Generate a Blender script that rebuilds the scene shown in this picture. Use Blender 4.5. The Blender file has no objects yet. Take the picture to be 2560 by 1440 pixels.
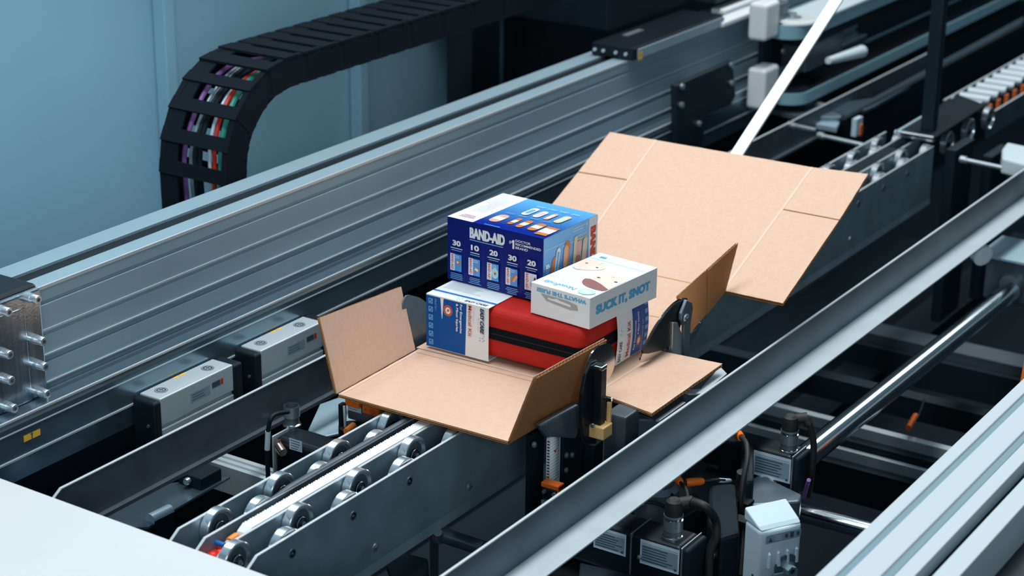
import bpy, bmesh, math, random
import numpy as np
from mathutils import Vector, Matrix
random.seed(4)
sc = bpy.context.scene
COL = sc.collection
PI = math.pi

# ---------------------------------------------------------------- camera
YAW, PITCH, ROLL, FPX = math.radians(32.895), math.radians(20.303), math.radians(-0.670), 4858.0
CAM = np.array([-1.80365, -1.24059, 1.00211])
_ca, _sa, _cb, _sb, _cc, _sc = math.cos(YAW), math.sin(YAW), math.cos(PITCH), math.sin(PITCH), math.cos(ROLL), math.sin(ROLL)
_f = np.array([_ca*_cb, _sa*_cb, -_sb]); _r0 = np.array([_sa, -_ca, 0.0]); _d0 = np.cross(_f, _r0)
_r = _r0*_cc + _d0*_sc; _d = -_r0*_sc + _d0*_cc

def _ray(x, y): return _f + _r*(x-1280)/FPX + _d*(y-720)/FPX
def at(px, py, x=None, y=None, z=None):
    """real-world point seen at a pixel of the 2560x1440 photo, on the given world plane"""
    v = _ray(px, py)
    k, val = (0, x) if x is not None else (1, y) if y is not None else (2, z)
    p = CAM + v*((val-CAM[k])/v[k])
    return Vector(p)
def at_plane(px, py, p0, n):
    v = Vector(_ray(px, py)); c = Vector(CAM)
    return c + v*((Vector(p0)-c).dot(n)/v.dot(n))

cd = bpy.data.cameras.new('camera'); cam = bpy.data.objects.new('camera', cd); COL.objects.link(cam)
m = Matrix(((_r[0], -_d[0], -_f[0]), (_r[1], -_d[1], -_f[1]), (_r[2], -_d[2], -_f[2]))).to_4x4()
m.translation = Vector(CAM); cam.matrix_world = m
cd.sensor_width = 36; cd.lens = FPX/2560*36; cd.clip_start = 0.05; cd.clip_end = 60
cd.dof.use_dof = True; cd.dof.focus_distance = 2.46; cd.dof.aperture_fstop = 6.0
sc.camera = cam

# ---------------------------------------------------------------- world, lights, exposure
w = bpy.data.worlds.new('world'); sc.world = w; w.use_nodes = True
nt = w.node_tree; bg = nt.nodes['Background']
tc = nt.nodes.new('ShaderNodeTexCoord'); sp = nt.nodes.new('ShaderNodeSeparateXYZ'); rp = nt.nodes.new('ShaderNodeValToRGB')
nt.links.new(tc.outputs['Generated'], sp.inputs[0]); nt.links.new(sp.outputs['Z'], rp.inputs[0]); nt.links.new(rp.outputs[0], bg.inputs[0])
rp.color_ramp.elements[0].position = 0.0; rp.color_ramp.elements[0].color = (.012, .025, .038, 1)
rp.color_ramp.elements[1].position = 0.8; rp.color_ramp.elements[1].color = (.17, .30, .38, 1)
bg.inputs[1].default_value = 0.6
def area(name, loc, target, sx, sy, power, col=(1, 1, 1)):
    l = bpy.data.lights.new(name, 'AREA'); l.shape = 'RECTANGLE'; l.size = sx; l.size_y = sy; l.energy = power; l.color = col
    o = bpy.data.objects.new(name, l); COL.objects.link(o); o.location = loc
    o.rotation_euler = (Vector(target)-Vector(loc)).to_track_quat('-Z', 'Y').to_euler(); return o
area('ceiling_light_near', (-0.6, 0.2, 2.6), (0.1, 0.1, 0), 0.6, 2.0, 34, (.94, .98, 1))
area('ceiling_light_mid', (0.9, 0.1, 2.6), (0.3, 0.0, 0), 0.5, 2.4, 46, (1, .995, .985))
area('ceiling_light_far', (4.0, 0.0, 2.8), (0.9, 0.1, 0), 1.2, 2.4, 46, (.92, .975, 1))
area('ceiling_light_left', (0.7, 1.75, 2.6), (0.2, 0.2, 0), 1.6, 0.45, 20, (.94, .98, 1))
area('ceiling_light_left', (2.6, 1.75, 2.6), (1.2, 0.2, 0), 1.2, 0.45, 4, (.94, .98, 1))
area('camera_side_fill', (-2.6, -2.2, 1.35), (0.2, 0, 0), 1.6, 1.2, 34, (.82, .93, 1))  # added soft fill from the camera side, no real window
sl_ = bpy.data.lights.new('wall_spot', 'SPOT'); sl_.energy = 62; sl_.spot_size = math.radians(26); sl_.spot_blend = 1.0; sl_.shadow_soft_size = .12; sl_.color = (.84, .95, 1)
so_ = bpy.data.objects.new('wall_spot', sl_); COL.objects.link(so_); so_.location = (-.5, -.1, 1.45)
so_.rotation_euler = (Vector((.31, 1.0, .19))-Vector((-.5, -.1, 1.45))).to_track_quat('-Z', 'Y').to_euler()
sc.view_settings.view_transform = 'Standard'; sc.view_settings.look = 'None'
sc.view_settings.exposure = 0.0; sc.view_settings.gamma = 1.0; sc.view_settings.use_curve_mapping = False
sc.cycles.use_denoising = True
sc.cycles.max_bounces = 6

# ---------------------------------------------------------------- materials
def mat(name, col, rough=.5, metal=0.0, noise=None, spec=.5, emit=None, bump=None, coat=0, streak=None, alpha=None, trans=0):
    mt = bpy.data.materials.new(name); mt.use_nodes = True; nt = mt.node_tree; b = nt.nodes['Principled BSDF']
    b.inputs['Base Color'].default_value = (*col, 1); b.inputs['Roughness'].default_value = rough
    b.inputs['Metallic'].default_value = metal; b.inputs['Specular IOR Level'].default_value = spec
    b.inputs['Coat Weight'].default_value = coat
    if trans: b.inputs['Transmission Weight'].default_value = trans
    if emit: b.inputs['Emission Color'].default_value = (*emit[0], 1); b.inputs['Emission Strength'].default_value = emit[1]
    t = nt.nodes.new('ShaderNodeTexCoord')
    if noise or streak:
        amt, scale = (noise or streak)[:2]
        mp = nt.nodes.new('ShaderNodeMapping'); nz = nt.nodes.new('ShaderNodeTexNoise'); mp.inputs['Scale'].default_value = (scale,)*3 if noise else tuple(scale)
        nz.inputs['Scale'].default_value = 1; nz.inputs['Detail'].default_value = 4
        nt.links.new(t.outputs['Object'], mp.inputs[0]); nt.links.new(mp.outputs[0], nz.inputs[0])
        r = nt.nodes.new('ShaderNodeValToRGB'); nt.links.new(nz.outputs['Fac'], r.inputs[0])
        r.color_ramp.elements[0].position = .3; r.color_ramp.elements[1].position = .7
        r.color_ramp.elements[0].color = (*[c*(1-amt) for c in col], 1); r.color_ramp.elements[1].color = (*[min(1, c*(1+amt*.6)) for c in col], 1)
        nt.links.new(r.outputs[0], b.inputs['Base Color'])
    if bump:
        nz2 = nt.nodes.new('ShaderNodeTexNoise'); nz2.inputs['Scale'].default_value = bump[1]; nz2.inputs['Detail'].default_value = 3
        bp = nt.nodes.new('ShaderNodeBump'); bp.inputs['Strength'].default_value = bump[0]; bp.inputs['Distance'].default_value = .001
        nt.links.new(t.outputs['Object'], nz2.inputs[0]); nt.links.new(nz2.outputs['Fac'], bp.inputs['Height']); nt.links.new(bp.outputs[0], b.inputs['Normal'])
    return mt
M = dict(
    alu=mat('anodised_aluminium', (.34, .49, .57), .42, .35, noise=(.05, 6)),
    alu_bright=mat('bright_aluminium', (.74, .80, .84), .30, .85),
    alu_matte=mat('matte_aluminium', (.58, .67, .71), .42, .4),
    alu_soft=mat('satin_white_aluminium', (.47, .55, .59), .5, .1),
    alu_groove=mat('teal_slot_insert', (.14, .26, .31), .5),
    alu_plate=mat('milled_aluminium', (.50, .58, .64), .24, .95, streak=(.4, (90, 60, 4)), bump=(.15, 300)),
    beam_dark=mat('blue_grey_rail', (.20, .30, .37), .22, .8),
    steel=mat('brushed_steel', (.50, .58, .62), .34, .85, streak=(.12, (60, 60, 6))),
    steel_dark=mat('dark_steel_sheet', (.20, .26, .31), .40, .7, noise=(.25, 22)),
    web=mat('shaded_rail_web', (.085, .125, .155), .36, .6, noise=(.2, 14)),  # upright web of the rail; its shade is put into the darker colour
    side=mat('blued_side_plate', (.235, .33, .385), .42, .35, noise=(.22, 16)),
    guide=mat('grey_guide_sheet', (.10, .125, .15), .48, .5, noise=(.15, 30)),
    chrome=mat('polished_steel', (.84, .88, .91), .14, 1),
    flange=mat('lit_flange', (.52, .60, .64), .45, .25, noise=(.06, 18), streak=None),  # light on the rail's upward flange put into a paler colour; reused elsewhere
    mirror=mat('mirror_steel', (.60, .56, .54), .10, 1),
    wheel=mat('turned_aluminium', (.80, .85, .89), .24, .9, streak=(.08, (4, 500, 4))),
    wheel_face=mat('wheel_web_steel', (.20, .26, .31), .30, .8),
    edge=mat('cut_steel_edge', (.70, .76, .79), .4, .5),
    chain=mat('chain_nylon', (.006, .010, .015), .85, spec=.12),
    black=mat('black_plastic', (.006, .011, .016), .5, spec=.3),
    black_gloss=mat('black_anodised', (.008, .012, .017), .36, spec=.28, bump=(.05, 200)),
    rubber=mat('black_rubber', (.010, .011, .013), .6),
    dark=mat('dark_machine_paint', (.007, .014, .021), .6, spec=.14),
    darkblue=mat('navy_machine_paint', (.010, .020, .028), .5, spec=.22),
    white=mat('white_laminate', (.64, .675, .685), .40, noise=(.015, 8)),
    belt=mat('white_belt', (.84, .87, .88), .5),
    teal_belt=mat('grey_green_belt', (.22, .42, .50), .5),
    pale=mat('pale_machine_plastic', (.62, .74, .78), .4),
    device=mat('white_housing_plastic', (.58, .72, .80), .4),
    cream=mat('cream_plastic', (.75, .74, .60), .5),
    tan=mat('tan_plastic', (.80, .50, .20), .4),
    orange=mat('orange_plastic', (.92, .17, .015), .4),
    orange_hi=mat('orange_connector', (.95, .28, .04), .4),
    yellow=mat('yellow_sticker', (.90, .55, .06), .4),
    red=mat('red_plastic', (.60, .03, .02), .4),
    blue=mat('blue_sleeve', (.01, .16, .55), .4),
    led=mat('red_glow', (.8, .02, .01), .4, emit=((1, .03, .02), 1.0)),
    green=mat('green_housing', (.03, .30, .24), .4),
    purple=mat('purple_cable', (.22, .10, .32), .5),
    grey_label=mat('grey_label', (.30, .42, .50), .4, .3),
    label_ink=mat('label_ink', (.05, .07, .10), .5),
    pale_label=mat('pale_label', (.55, .68, .78), .4),
    copper=mat('plated_fitting', (.55, .42, .36), .2, .95),
    wall=mat('wall_panel_blue', (.21, .41, .52), .38, noise=(.04, 3)),
    wall_post=mat('wall_post_blue', (.20, .40, .50), .5),
    floor=mat('floor_dark', (.006, .012, .018), .7, spec=.2),
    card_in=mat('kraft_inner_liner', (.69, .465, .343), .75, noise=(.05, 140), bump=(.1, 600), spec=.2),
    card_out=mat('kraft_outer_liner', (.47, .20, .075), .7, noise=(.07, 120), bump=(.1, 600), spec=.2),
    flute=mat('kraft_flute', (.50, .27, .12), .8, spec=.1),
    crease=mat('kraft_crease', (.75, .55, .43), .7, spec=.2),
    slit=mat('kraft_cut', (.16, .09, .05), .8, spec=.1),
    kit_red=mat('red_fabric', (.46, .016, .010), .6, spec=.2, bump=(.35, 900), noise=(.06, 60)),
    zipper=mat('black_zip_tape', (.005, .007, .010), .8, spec=.08, bump=(.2, 900)),
    ink_white=mat('ink_white', (.84, .87, .89), .35),
    box_white=mat('box_white_card', (.82, .86, .88), .38),
    box_cool=mat('box_inner_white', (.74, .79, .81), .5),
    kit_blue=mat('kit_blue_print', (.0, .085, .35), .35, spec=.2),
    kit_lblue=mat('kit_light_blue', (.14, .40, .70), .35),
    kit_mid=mat('kit_stripe_blue', (.02, .16, .55), .35),
    ink_red=mat('ink_red', (.55, .05, .03), .4),
    ink_navy=mat('ink_navy', (.01, .05, .11), .4),
    ink_grey=mat('ink_grey', (.52, .60, .66), .4),
    ink_pink=mat('ink_pink', (.70, .52, .56), .4),
    seal=mat('kit_seal', (.62, .16, .08), .4),
    ba_navy=mat('bandage_box_navy', (.002, .012, .17), .3, spec=.2),
    ba_mid=mat('bandage_box_blue', (.01, .06, .40), .28),
    ba_light=mat('bandage_box_sky', (.08, .33, .78), .28),
    ba_cyan=mat('bandage_box_ink', (.22, .50, .82), .35),
    ba_red=mat('bandage_box_red', (.62, .03, .015), .35),
    skin1=mat('bandage_tan', (.58, .20, .05), .4),
    skin2=mat('bandage_peach', (.80, .42, .22), .4),
    skin3=mat('bandage_pink', (.72, .40, .33), .4),
    skin4=mat('bandage_sand', (.72, .56, .36), .4),
    skin5=mat('bandage_brown', (.36, .17, .11), .4),
    pad=mat('bandage_pad', (.82, .84, .85), .4),
    nf_blue=mat('snot_box_blue', (.11, .43, .70), .4),
    nf_mint=mat('snot_box_mint', (.50, .76, .72), .4),
    nf_skin=mat('snot_box_skin', (.84, .71, .62), .4),
    nf_mouth=mat('snot_box_mouth', (.30, .13, .12), .4),
    nf_grey=mat('snot_box_grey', (.42, .42, .42), .5),  # flat grey ink of the printed front face
    nf_rose=mat('snot_box_rose', (.86, .50, .44), .4),
)
# printed sky-to-navy fade of the bandage box (ink on the card)
def fade(name, c0, c1, axis, lo, hi):
    mt = bpy.data.materials.new(name); mt.use_nodes = True; nt = mt.node_tree; b = nt.nodes['Principled BSDF']; b.inputs['Roughness'].default_value = .28
    t = nt.nodes.new('ShaderNodeTexCoord'); s = nt.nodes.new('ShaderNodeSeparateXYZ'); mr = nt.nodes.new('ShaderNodeMapRange'); r = nt.nodes.new('ShaderNodeValToRGB')
    nt.links.new(t.outputs['Object'], s.inputs[0]); nt.links.new(s.outputs[axis], mr.inputs['Value'])
    mr.inputs['From Min'].default_value = lo; mr.inputs['From Max'].default_value = hi
    nt.links.new(mr.outputs[0], r.inputs[0]); r.color_ramp.elements[0].color = (*c0, 1); r.color_ramp.elements[1].color = (*c1, 1)
    nt.links.new(r.outputs[0], b.inputs['Base Color']); return mt

# ---------------------------------------------------------------- mesh builder
class MB:
    def __init__(s): s.bm = bmesh.new(); s.mats = []
    def mi(s, m):
        m = M[m] if isinstance(m, str) else m
        if m not in s.mats: s.mats.append(m)
        return s.mats.index(m)
    def faces(s, vs, fs, m, smooth=False):
        i = s.mi(m); V = [s.bm.verts.new(v) for v in vs]
        for f in fs:
            try: F = s.bm.faces.new([V[k] for k in f]); F.material_index = i; F.smooth = smooth
            except ValueError: pass
        return V
    def hexa(s, p, m):   # p: 8 points, bottom loop then top loop
        s.faces(p, [(3, 2, 1, 0), (4, 5, 6, 7), (0, 1, 5, 4), (1, 2, 6, 5), (2, 3, 7, 6), (3, 0, 4, 7)], m)
    def box(s, a, b, m):
        x0, y0, z0 = [min(a[i], b[i]) for i in range(3)]; x1, y1, z1 = [max(a[i], b[i]) for i in range(3)]
        s.hexa([(x0, y0, z0), (x1, y0, z0), (x1, y1, z0), (x0, y1, z0), (x0, y0, z1), (x1, y0, z1), (x1, y1, z1), (x0, y1, z1)], m)
    def obox(s, o, u, v, n, m):   # corner o, three edge vectors
        o, u, v, n = Vector(o), Vector(u), Vector(v), Vector(n)
        s.hexa([o, o+u, o+u+v, o+v, o+n, o+u+n, o+u+v+n, o+v+n], m)
    def prism(s, pts, off, m, smooth=False):   # 3D polygon extruded by a vector
        off = Vector(off); n = len(pts); P = [Vector(p) for p in pts]; Q = [p+off for p in P]
        i = s.mi(m); A = [s.bm.verts.new(p) for p in P]; B = [s.bm.verts.new(q) for q in Q]
        for F in (A[::-1], B):
            f = s.bm.faces.new(F); f.material_index = i
        for k in range(n):
            f = s.bm.faces.new([A[k], A[(k+1) % n], B[(k+1) % n], B[k]]); f.material_index = i; f.smooth = smooth
    def lathe(s, prof, c, axis, m, seg=32, smooth=True, mats=None):   # prof: (along, radius)
        axis = Vector(axis).normalized(); a = axis.orthogonal().normalized(); b = axis.cross(a); c = Vector(c)
        rings = []
        for (h, r) in prof:
            rings.append([s.bm.verts.new(c+axis*h+(a*math.cos(2*PI*k/seg)+b*math.sin(2*PI*k/seg))*max(r, 1e-5)) for k in range(seg)])
        for j in range(len(rings)-1):
            i = s.mi(mats[j] if mats else m)
            for k in range(seg):
                f = s.bm.faces.new([rings[j][k], rings[j][(k+1) % seg], rings[j+1][(k+1) % seg], rings[j+1][k]]); f.material_index = i; f.smooth = smooth
        for R, rev in ((rings[0], True), (rings[-1], False)):
            f = s.bm.faces.new(R[::-1] if rev else R); f.material_index = s.mi(mats[0 if rev else -1] if mats else m)
    def cyl(s, p0, p1, r, m, seg=24, r2=None):
        p0, p1 = Vector(p0), Vector(p1); L = (p1-p0).length
        s.lathe([(0, r), (L, r2 if r2 is not None else r)], p0, p1-p0, m, seg)
    def tube(s, pts, r, m, seg=10, sub=6):
        P = [Vector(p) for p in pts]
        if sub > 1 and len(P) > 2:   # catmull-rom
            Q = []
            for i in range(len(P)-1):
                a, b, c, d = P[max(i-1, 0)], P[i], P[i+1], P[min(i+2, len(P)-1)]
                for k in range(sub):
                    t = k/sub
                    Q.append(.5*((2*b)+(c-a)*t+(2*a-5*b+4*c-d)*t*t+(3*b-a-3*c+d)*t**3))
            Q.append(P[-1]); P = Q
        i = s.mi(m); rings = []; up = None
        for k, p in enumerate(P):
            d = (P[min(k+1, len(P)-1)]-P[max(k-1, 0)]).normalized()
            up = d.orthogonal().normalized() if up is None else (up-d*up.dot(d)).normalized()
            s2 = d.cross(up)
            rings.append([s.bm.verts.new(p+(up*math.cos(2*PI*j/seg)+s2*math.sin(2*PI*j/seg))*r) for j in range(seg)])
        for a, b in zip(rings, rings[1:]):
            for j in range(seg):
                f = s.bm.faces.new([a[j], a[(j+1) % seg], b[(j+1) % seg], b[j]]); f.material_index = i; f.smooth = True
        for R in (rings[0][::-1], rings[-1]):
            f = s.bm.faces.new(R); f.material_index = i
    def build(s, name, parent=None, bevel=0, seg=2):
        me = bpy.data.meshes.new(name); bmesh.ops.recalc_face_normals(s.bm, faces=s.bm.faces[:])
        for e in s.bm.edges:
            if len(e.link_faces) == 2 and e.calc_face_angle(0) > .55: e.smooth = False
        s.bm.to_mesh(me); s.bm.free()
        for mm in s.mats: me.materials.append(mm)
        o = bpy.data.objects.new(name, me); COL.objects.link(o)
        if parent is not None: link(o, parent)
        if bevel:
            b = o.modifiers.new('bevel', 'BEVEL'); b.width = bevel; b.segments = seg; b.limit_method = 'ANGLE'; b.angle_limit = math.radians(40)
        return o
def wm(o):
    m = Matrix.Translation(o.location)
    return m if o.parent is None else wm(o.parent) @ o.matrix_parent_inverse @ m
def link(o, parent):
    o.parent = parent; o.matrix_parent_inverse = wm(parent).inverted()
def tag(o, label=None, cat=None, group=None, kind=None):
    if label: o['label'] = label
    if cat: o['category'] = cat
    if group: o['group'] = group
    if kind: o['kind'] = kind
    return o
def thing(name, loc, label, cat, group=None):
    o = bpy.data.objects.new(name, None); o.empty_display_size = .02; COL.objects.link(o); o.location = loc
    return tag(o, label, cat, group)
def kids(o): return [c for c in bpy.data.objects if c.parent is o]
def copy_tree(o, parent=None):
    c = o.copy(); COL.objects.link(c)
    if parent is not None:
        c.parent = parent
    for ch in kids(o): copy_tree(ch, c)
    return c

# ---------------------------------------------------------------- lettering and printed art
_tc = {}
def text_geo(s, bold=0.0, shear=0.0):
    k = (s, bold, shear)
    if k in _tc: return _tc[k]
    cu = bpy.data.curves.new('t', 'FONT'); cu.body = s; cu.size = 1; cu.offset = bold; cu.shear = shear; cu.resolution_u = 3; cu.fill_mode = 'FRONT'
    o = bpy.data.objects.new('t', cu); COL.objects.link(o); bpy.context.view_layer.update()
    dg = bpy.context.evaluated_depsgraph_get(); me = o.evaluated_get(dg).to_mesh()
    v = [(a.co.x, a.co.y) for a in me.vertices]; f = [tuple(p.vertices) for p in me.polygons]
    o.evaluated_get(dg).to_mesh_clear(); bpy.data.objects.remove(o); bpy.data.curves.remove(cu)
    xs = [a[0] for a in v] or [0]; ys = [a[1] for a in v] or [0]
    _tc[k] = (v, f, min(xs), max(xs), min(ys), max(ys)); return _tc[k]
class Art:
    """flat printing on a face: o origin, u to the right, v up (metres), n outward"""
    def __init__(s, o, u, v, bend=None):
        s.o = Vector(o); s.u = Vector(u).normalized(); s.v = Vector(v).normalized(); s.n = s.u.cross(s.v).normalized(); s.mb = MB(); s.k = 0; s.bend = bend
    def P(s, a, b):
        h = .00012+.000035*s.k + (s.bend(a, b) if s.bend else 0)
        return s.o+s.u*a+s.v*b+s.n*h
    def poly(s, pts, m): s.k += 1; s.mb.faces([s.P(*p) for p in pts], [tuple(range(len(pts)))], m)
    def rect(s, a0, b0, a1, b1, m, nseg=1):
        s.k += 1
        for i in range(nseg):
            c0, c1 = b0+(b1-b0)*i/nseg, b0+(b1-b0)*(i+1)/nseg
            s.mb.faces([s.P(a0, c0), s.P(a1, c0), s.P(a1, c1), s.P(a0, c1)], [(0, 1, 2, 3)], m)
    def ell(s, a, b, ra, rb, m, rot=0, t0=0, t1=2*PI, seg=28):
        pts = []
        for i in range(seg+(t1-t0 < 6.2)):
            t = t0+(t1-t0)*i/seg; x, y = ra*math.cos(t), rb*math.sin(t)
            pts.append((a+x*math.cos(rot)-y*math.sin(rot), b+x*math.sin(rot)+y*math.cos(rot)))
        s.poly(pts, m)
    def pill(s, a, b, L, W, m, rot=0, pad=None):
        pts = []
        for cx, t0 in ((L/2-W/2, -PI/2), (-L/2+W/2, PI/2)):
            for i in range(9):
                t = t0+PI*i/8; pts.append((cx+W/2*math.cos(t), W/2*math.sin(t)))
        R = lambda q: (a+q[0]*math.cos(rot)-q[1]*math.sin(rot), b+q[0]*math.sin(rot)+q[1]*math.cos(rot))
        s.poly([R(q) for q in pts], m)
        if pad: s.poly([R(q) for q in ((-L*.17, -W/2*.96), (L*.17, -W/2*.96), (L*.17, W/2*.96), (-L*.17, W/2*.96))], pad)
    def line(s, a0, b0, a1, b1, t, m):
        d = Vector((a1-a0, b1-b0)).normalized(); n = Vector((-d.y, d.x))*t/2
        s.poly([(a0+n.x, b0+n.y), (a0-n.x, b0-n.y), (a1-n.x, b1-n.y), (a1+n.x, b1+n.y)], m)
    def text(s, txt, a, b, w, h, m, rot=0, bold=.0, shear=0., fat=0):
        """text stretched to box w x h whose lower left corner is a,b before rotation about a,b"""
        V, F, x0, x1, y0, y1 = text_geo(txt, bold, shear); s.k += 1
        c, q = math.cos(rot), math.sin(rot); f_ = fat*h; w -= 2*f_; h -= f_; sx = w/(x1-x0); sy = h/(y1-y0)
        for dx, dy in (((0, 0), (2*f_, 0), (f_, f_), (f_, 0), (0, f_), (2*f_, f_)) if fat else ((0, 0),)):
            s.k += .4; out = []
            for x, y in V:
                X, Y = (x-x0)*sx+dx, (y-y0)*sy+dy; out.append(s.P(a+X*c-Y*q, b+X*q+Y*c))
            s.mb.faces(out, F, m)
    def greek(s, a, b, w, n, lh, m, t=None, rot=0, centre=False):
        """lines of small print too fine to read"""
        for i in range(n):
            L = w*random.uniform(.7, 1.0); x = a+((w-L)/2 if centre else 0); y = b-i*lh
            if rot:
                c, q = math.cos(rot), math.sin(rot); dx, dy = ((w-L)/2 if centre else 0), -i*lh
                s.line(a+dx*c-dy*q, b+dx*q+dy*c, a+(dx+L)*c-dy*q, b+(dx+L)*q+dy*c, t or lh*.4, m)
            else: s.line(x, y, x+L, y, t or lh*.4, m)
    def done(s, name, parent): return s.mb.build(name, parent)

X, Y, Z = Vector((1, 0, 0)), Vector((0, 1, 0)), Vector((0, 0, 1))

# ================================================================ SETTING
def struct(mb, name, label=None, bevel=0):
    o = mb.build(name, bevel=bevel); tag(o, label, None, None, 'structure'); return o
b = MB(); b.box((-4, -4, -.92), (6, 1.3, -.90), 'floor'); struct(b, 'floor', 'dark workshop floor under the machine')
b = MB(); b.box((-1.2, 1.0, -.9), (1.64, 1.02, 1.2), 'wall'); struct(b, 'wall_left', 'pale blue enclosure panels behind the machine')
b = MB(); b.box((1.68, 1.0, -.9), (6, 1.02, 1.2), 'dark'); struct(b, 'wall_back', 'dark enclosure behind the far end of the machine')
for i, px in enumerate((421, 904)):
    p = at(px, 100, y=.98)
    b = MB(); b.box((p.x-.016, .972, -.9), (p.x+.010, .998, 1.2), 'wall'); b.box((p.x+.010, .985, -.9), (p.x+.018, .999, 1.2), 'wall_post')
    struct(b, 'trim_%d' % (i+1), ('upright joint strip between blue wall panels, left of the cable chain', 'upright joint strip between blue wall panels, under the cable chain')[i], .002)
p = at(1283, 150, y=.98)
b = MB(); b.box((p.x-.012, .97, -.9), (p.x+.03, .998, 1.2), 'darkblue'); struct(b, 'trim_3', 'dark upright edging at the right end of the blue wall panels', .002)

# ================================================================ TALL BEAM with cable chain
XL, XR = -1.4, 3.0
def profile(name, y0, y1, z0, z1, x0, x1, cuts_face=(), cuts_top=(), m='alu', groove='black', parent=None, bev=.0012):
    """extrusion along X with grooves of (pos, width, depth) in its camera side face and top"""
    pts = [(y0, z0)]
    for (z, wd, dp) in sorted(cuts_face):
        pts += [(y0, z-wd/2), (y0+dp, z-wd/2), (y0+dp, z+wd/2), (y0, z+wd/2)]
    pts.append((y0, z1))
    for (y, wd, dp) in sorted(cuts_top):
        pts += [(y-wd/2, z1), (y-wd/2, z1-dp), (y+wd/2, z1-dp), (y+wd/2, z1)]
    pts += [(y1, z1), (y1, z0)]
    mb = MB(); mb.prism([(x0, a, c) for a, c in pts], (x1-x0, 0, 0), m)
    return mb.build(name, parent, bevel=bev)
beam = thing('extrusion_beam', (.6, .46, .02), 'tall grooved aluminium beam running behind the carton with a slotted top', 'beam')
zb = .1685
profile('beam_body', .46, .552, .018, zb, XL, 2.25, [(.147, .005, .003), (.106, .004, .0015), (.072, .0065, .005), (.0355, .0065, .005)], [(.5035, .026, .010)], parent=beam)
b = MB(); b.box((XL, .459, .110), (2.25, .4605, .1125), 'alu_matte'); b.box((XL, .4585, .0785), (2.25, .4605, .0800), 'edge')  # thin paler bars stand in for highlights along the beam's edges
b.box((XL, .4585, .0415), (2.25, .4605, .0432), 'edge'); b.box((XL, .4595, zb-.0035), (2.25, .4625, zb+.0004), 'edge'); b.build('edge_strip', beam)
b = MB(); b.box((XL, .4906, zb-.0098), (2.25, .5164, zb-.004), 'black'); b.build('dust_band', beam)

# low rail in front
low = thing('guide_beam', (.3, .415, -.02), 'low blue-grey rail behind the two small actuators, under the tall beam', 'beam')
mb = MB(); mb.prism([(XL, .415, -.012), (XL, .415, .030), (XL, .418, .038), (XL, .44, .038), (XL, .44, -.05), (XL, .428, -.05), (XL, .428, -.014)], (3.6, 0, 0), 'beam_dark'); mb.build('rail_body', low, .0008)
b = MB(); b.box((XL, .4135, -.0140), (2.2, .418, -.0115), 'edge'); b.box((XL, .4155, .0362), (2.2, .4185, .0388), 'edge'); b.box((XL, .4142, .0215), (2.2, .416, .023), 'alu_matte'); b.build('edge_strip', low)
a = Art((at(60, 1106, y=.414).x, .414, at(60, 1106, y=.414).z), X, Z)
a.rect(0, 0, .0125, .0085, 'yellow'); a.rect(.0138, 0, .027, .0085, 'yellow'); a.line(.0118, .0075, .0135, .004, .0012, 'label_ink'); a.line(.0152, .0075, .0135, .004, .0012, 'label_ink'); a.line(.0135, .001, .0135, .0045, .0012, 'label_ink')
a.done('yellow_mark', low)
# dark web below the low rail
b = MB(); b.box((XL, .44, -.5), (2.2, .46, -.05), 'dark'); tag(b.build('support_web'), 'dark sheet web hanging below the low rail on the left', 'machine frame')

# end carriage at left with bolts
car = thing('end_carriage', (-.4, .46, .02), 'black end carriage with bolted aluminium plate at left frame edge', 'carriage')
b = MB(); b.box((-.75, .452, .055), (-.252, .60, .1795), 'black_gloss'); b.build('housing', car, .006, 3)
b = MB(); b.box((-.75, .443, .018), (-.2565, .4525, .1765), 'alu_plate'); b.build('front_plate', car, .003)
b = MB(); b.box((-.75, .4415, .03), (-.285, .4435, .16), 'alu_plate'); b.build('cover_plate', car, .0012)
bolt_i = None
for (px, py_) in ((72, 743), (86, 847), (91, 910), (96, 978), (-1, 774), (2, 880), (6, 944), (14, 1014)):
    p = at(px, py_, y=.440)
    if bolt_i is None:
        b = MB(); b.cyl((0, .004, 0), (0, -.006, 0), .0062, 'alu_bright', 20); b.lathe([(0, .0046), (.001, .0056), (.0105, .0056), (.0115, .005)], (0, -.005, 0), (0, -1, 0), 'alu_bright', 24)
        bolt_i = b.build('bolt'); s2 = MB(); s2.lathe([(0, .0028), (.0004, .0028)], (0, -.0166, 0), (0, -1, 0), 'label_ink', 6, False)
        so = s2.build('hex_socket'); so.parent = bolt_i
        bb = bolt_i
    else: bb = copy_tree(bolt_i)
    bb.location = p; bb.parent = car; bb.matrix_parent_inverse = wm(car).inverted()

# black carriage on the beam further right
c2 = thing('far_carriage', (1.25, .50, .17), 'low black slide carriage with four screws sitting on the tall beam', 'carriage')
b = MB(); b.box((1.2, .447, .170), (1.55, .535, .193), 'black_gloss'); b.build('slide_body', c2, .002)
b = MB(); b.box((1.215, .444, .172), (1.55, .4475, .189), 'alu'); b.box((1.28, .505, .1932), (1.34, .517, .1945), 'alu_bright'); b.build('side_strip', c2)
sc0 = None
for y_ in (.527, .509, .483, .462):
    b = MB(); b.cyl((1.2, y_, .181), (1.1965, y_, .181), .0032, 'alu_matte', 14); b.build('screw', c2)
a = Art(at(1595, 149, y=.4435)+Vector((0, 0, -.002)), X, Z)
for i in range(2):
    for j in range(2): a.rect(i*.009, j*.009, i*.009+.007, j*.009+.007, 'yellow')
a.done('yellow_mark', c2)
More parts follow.
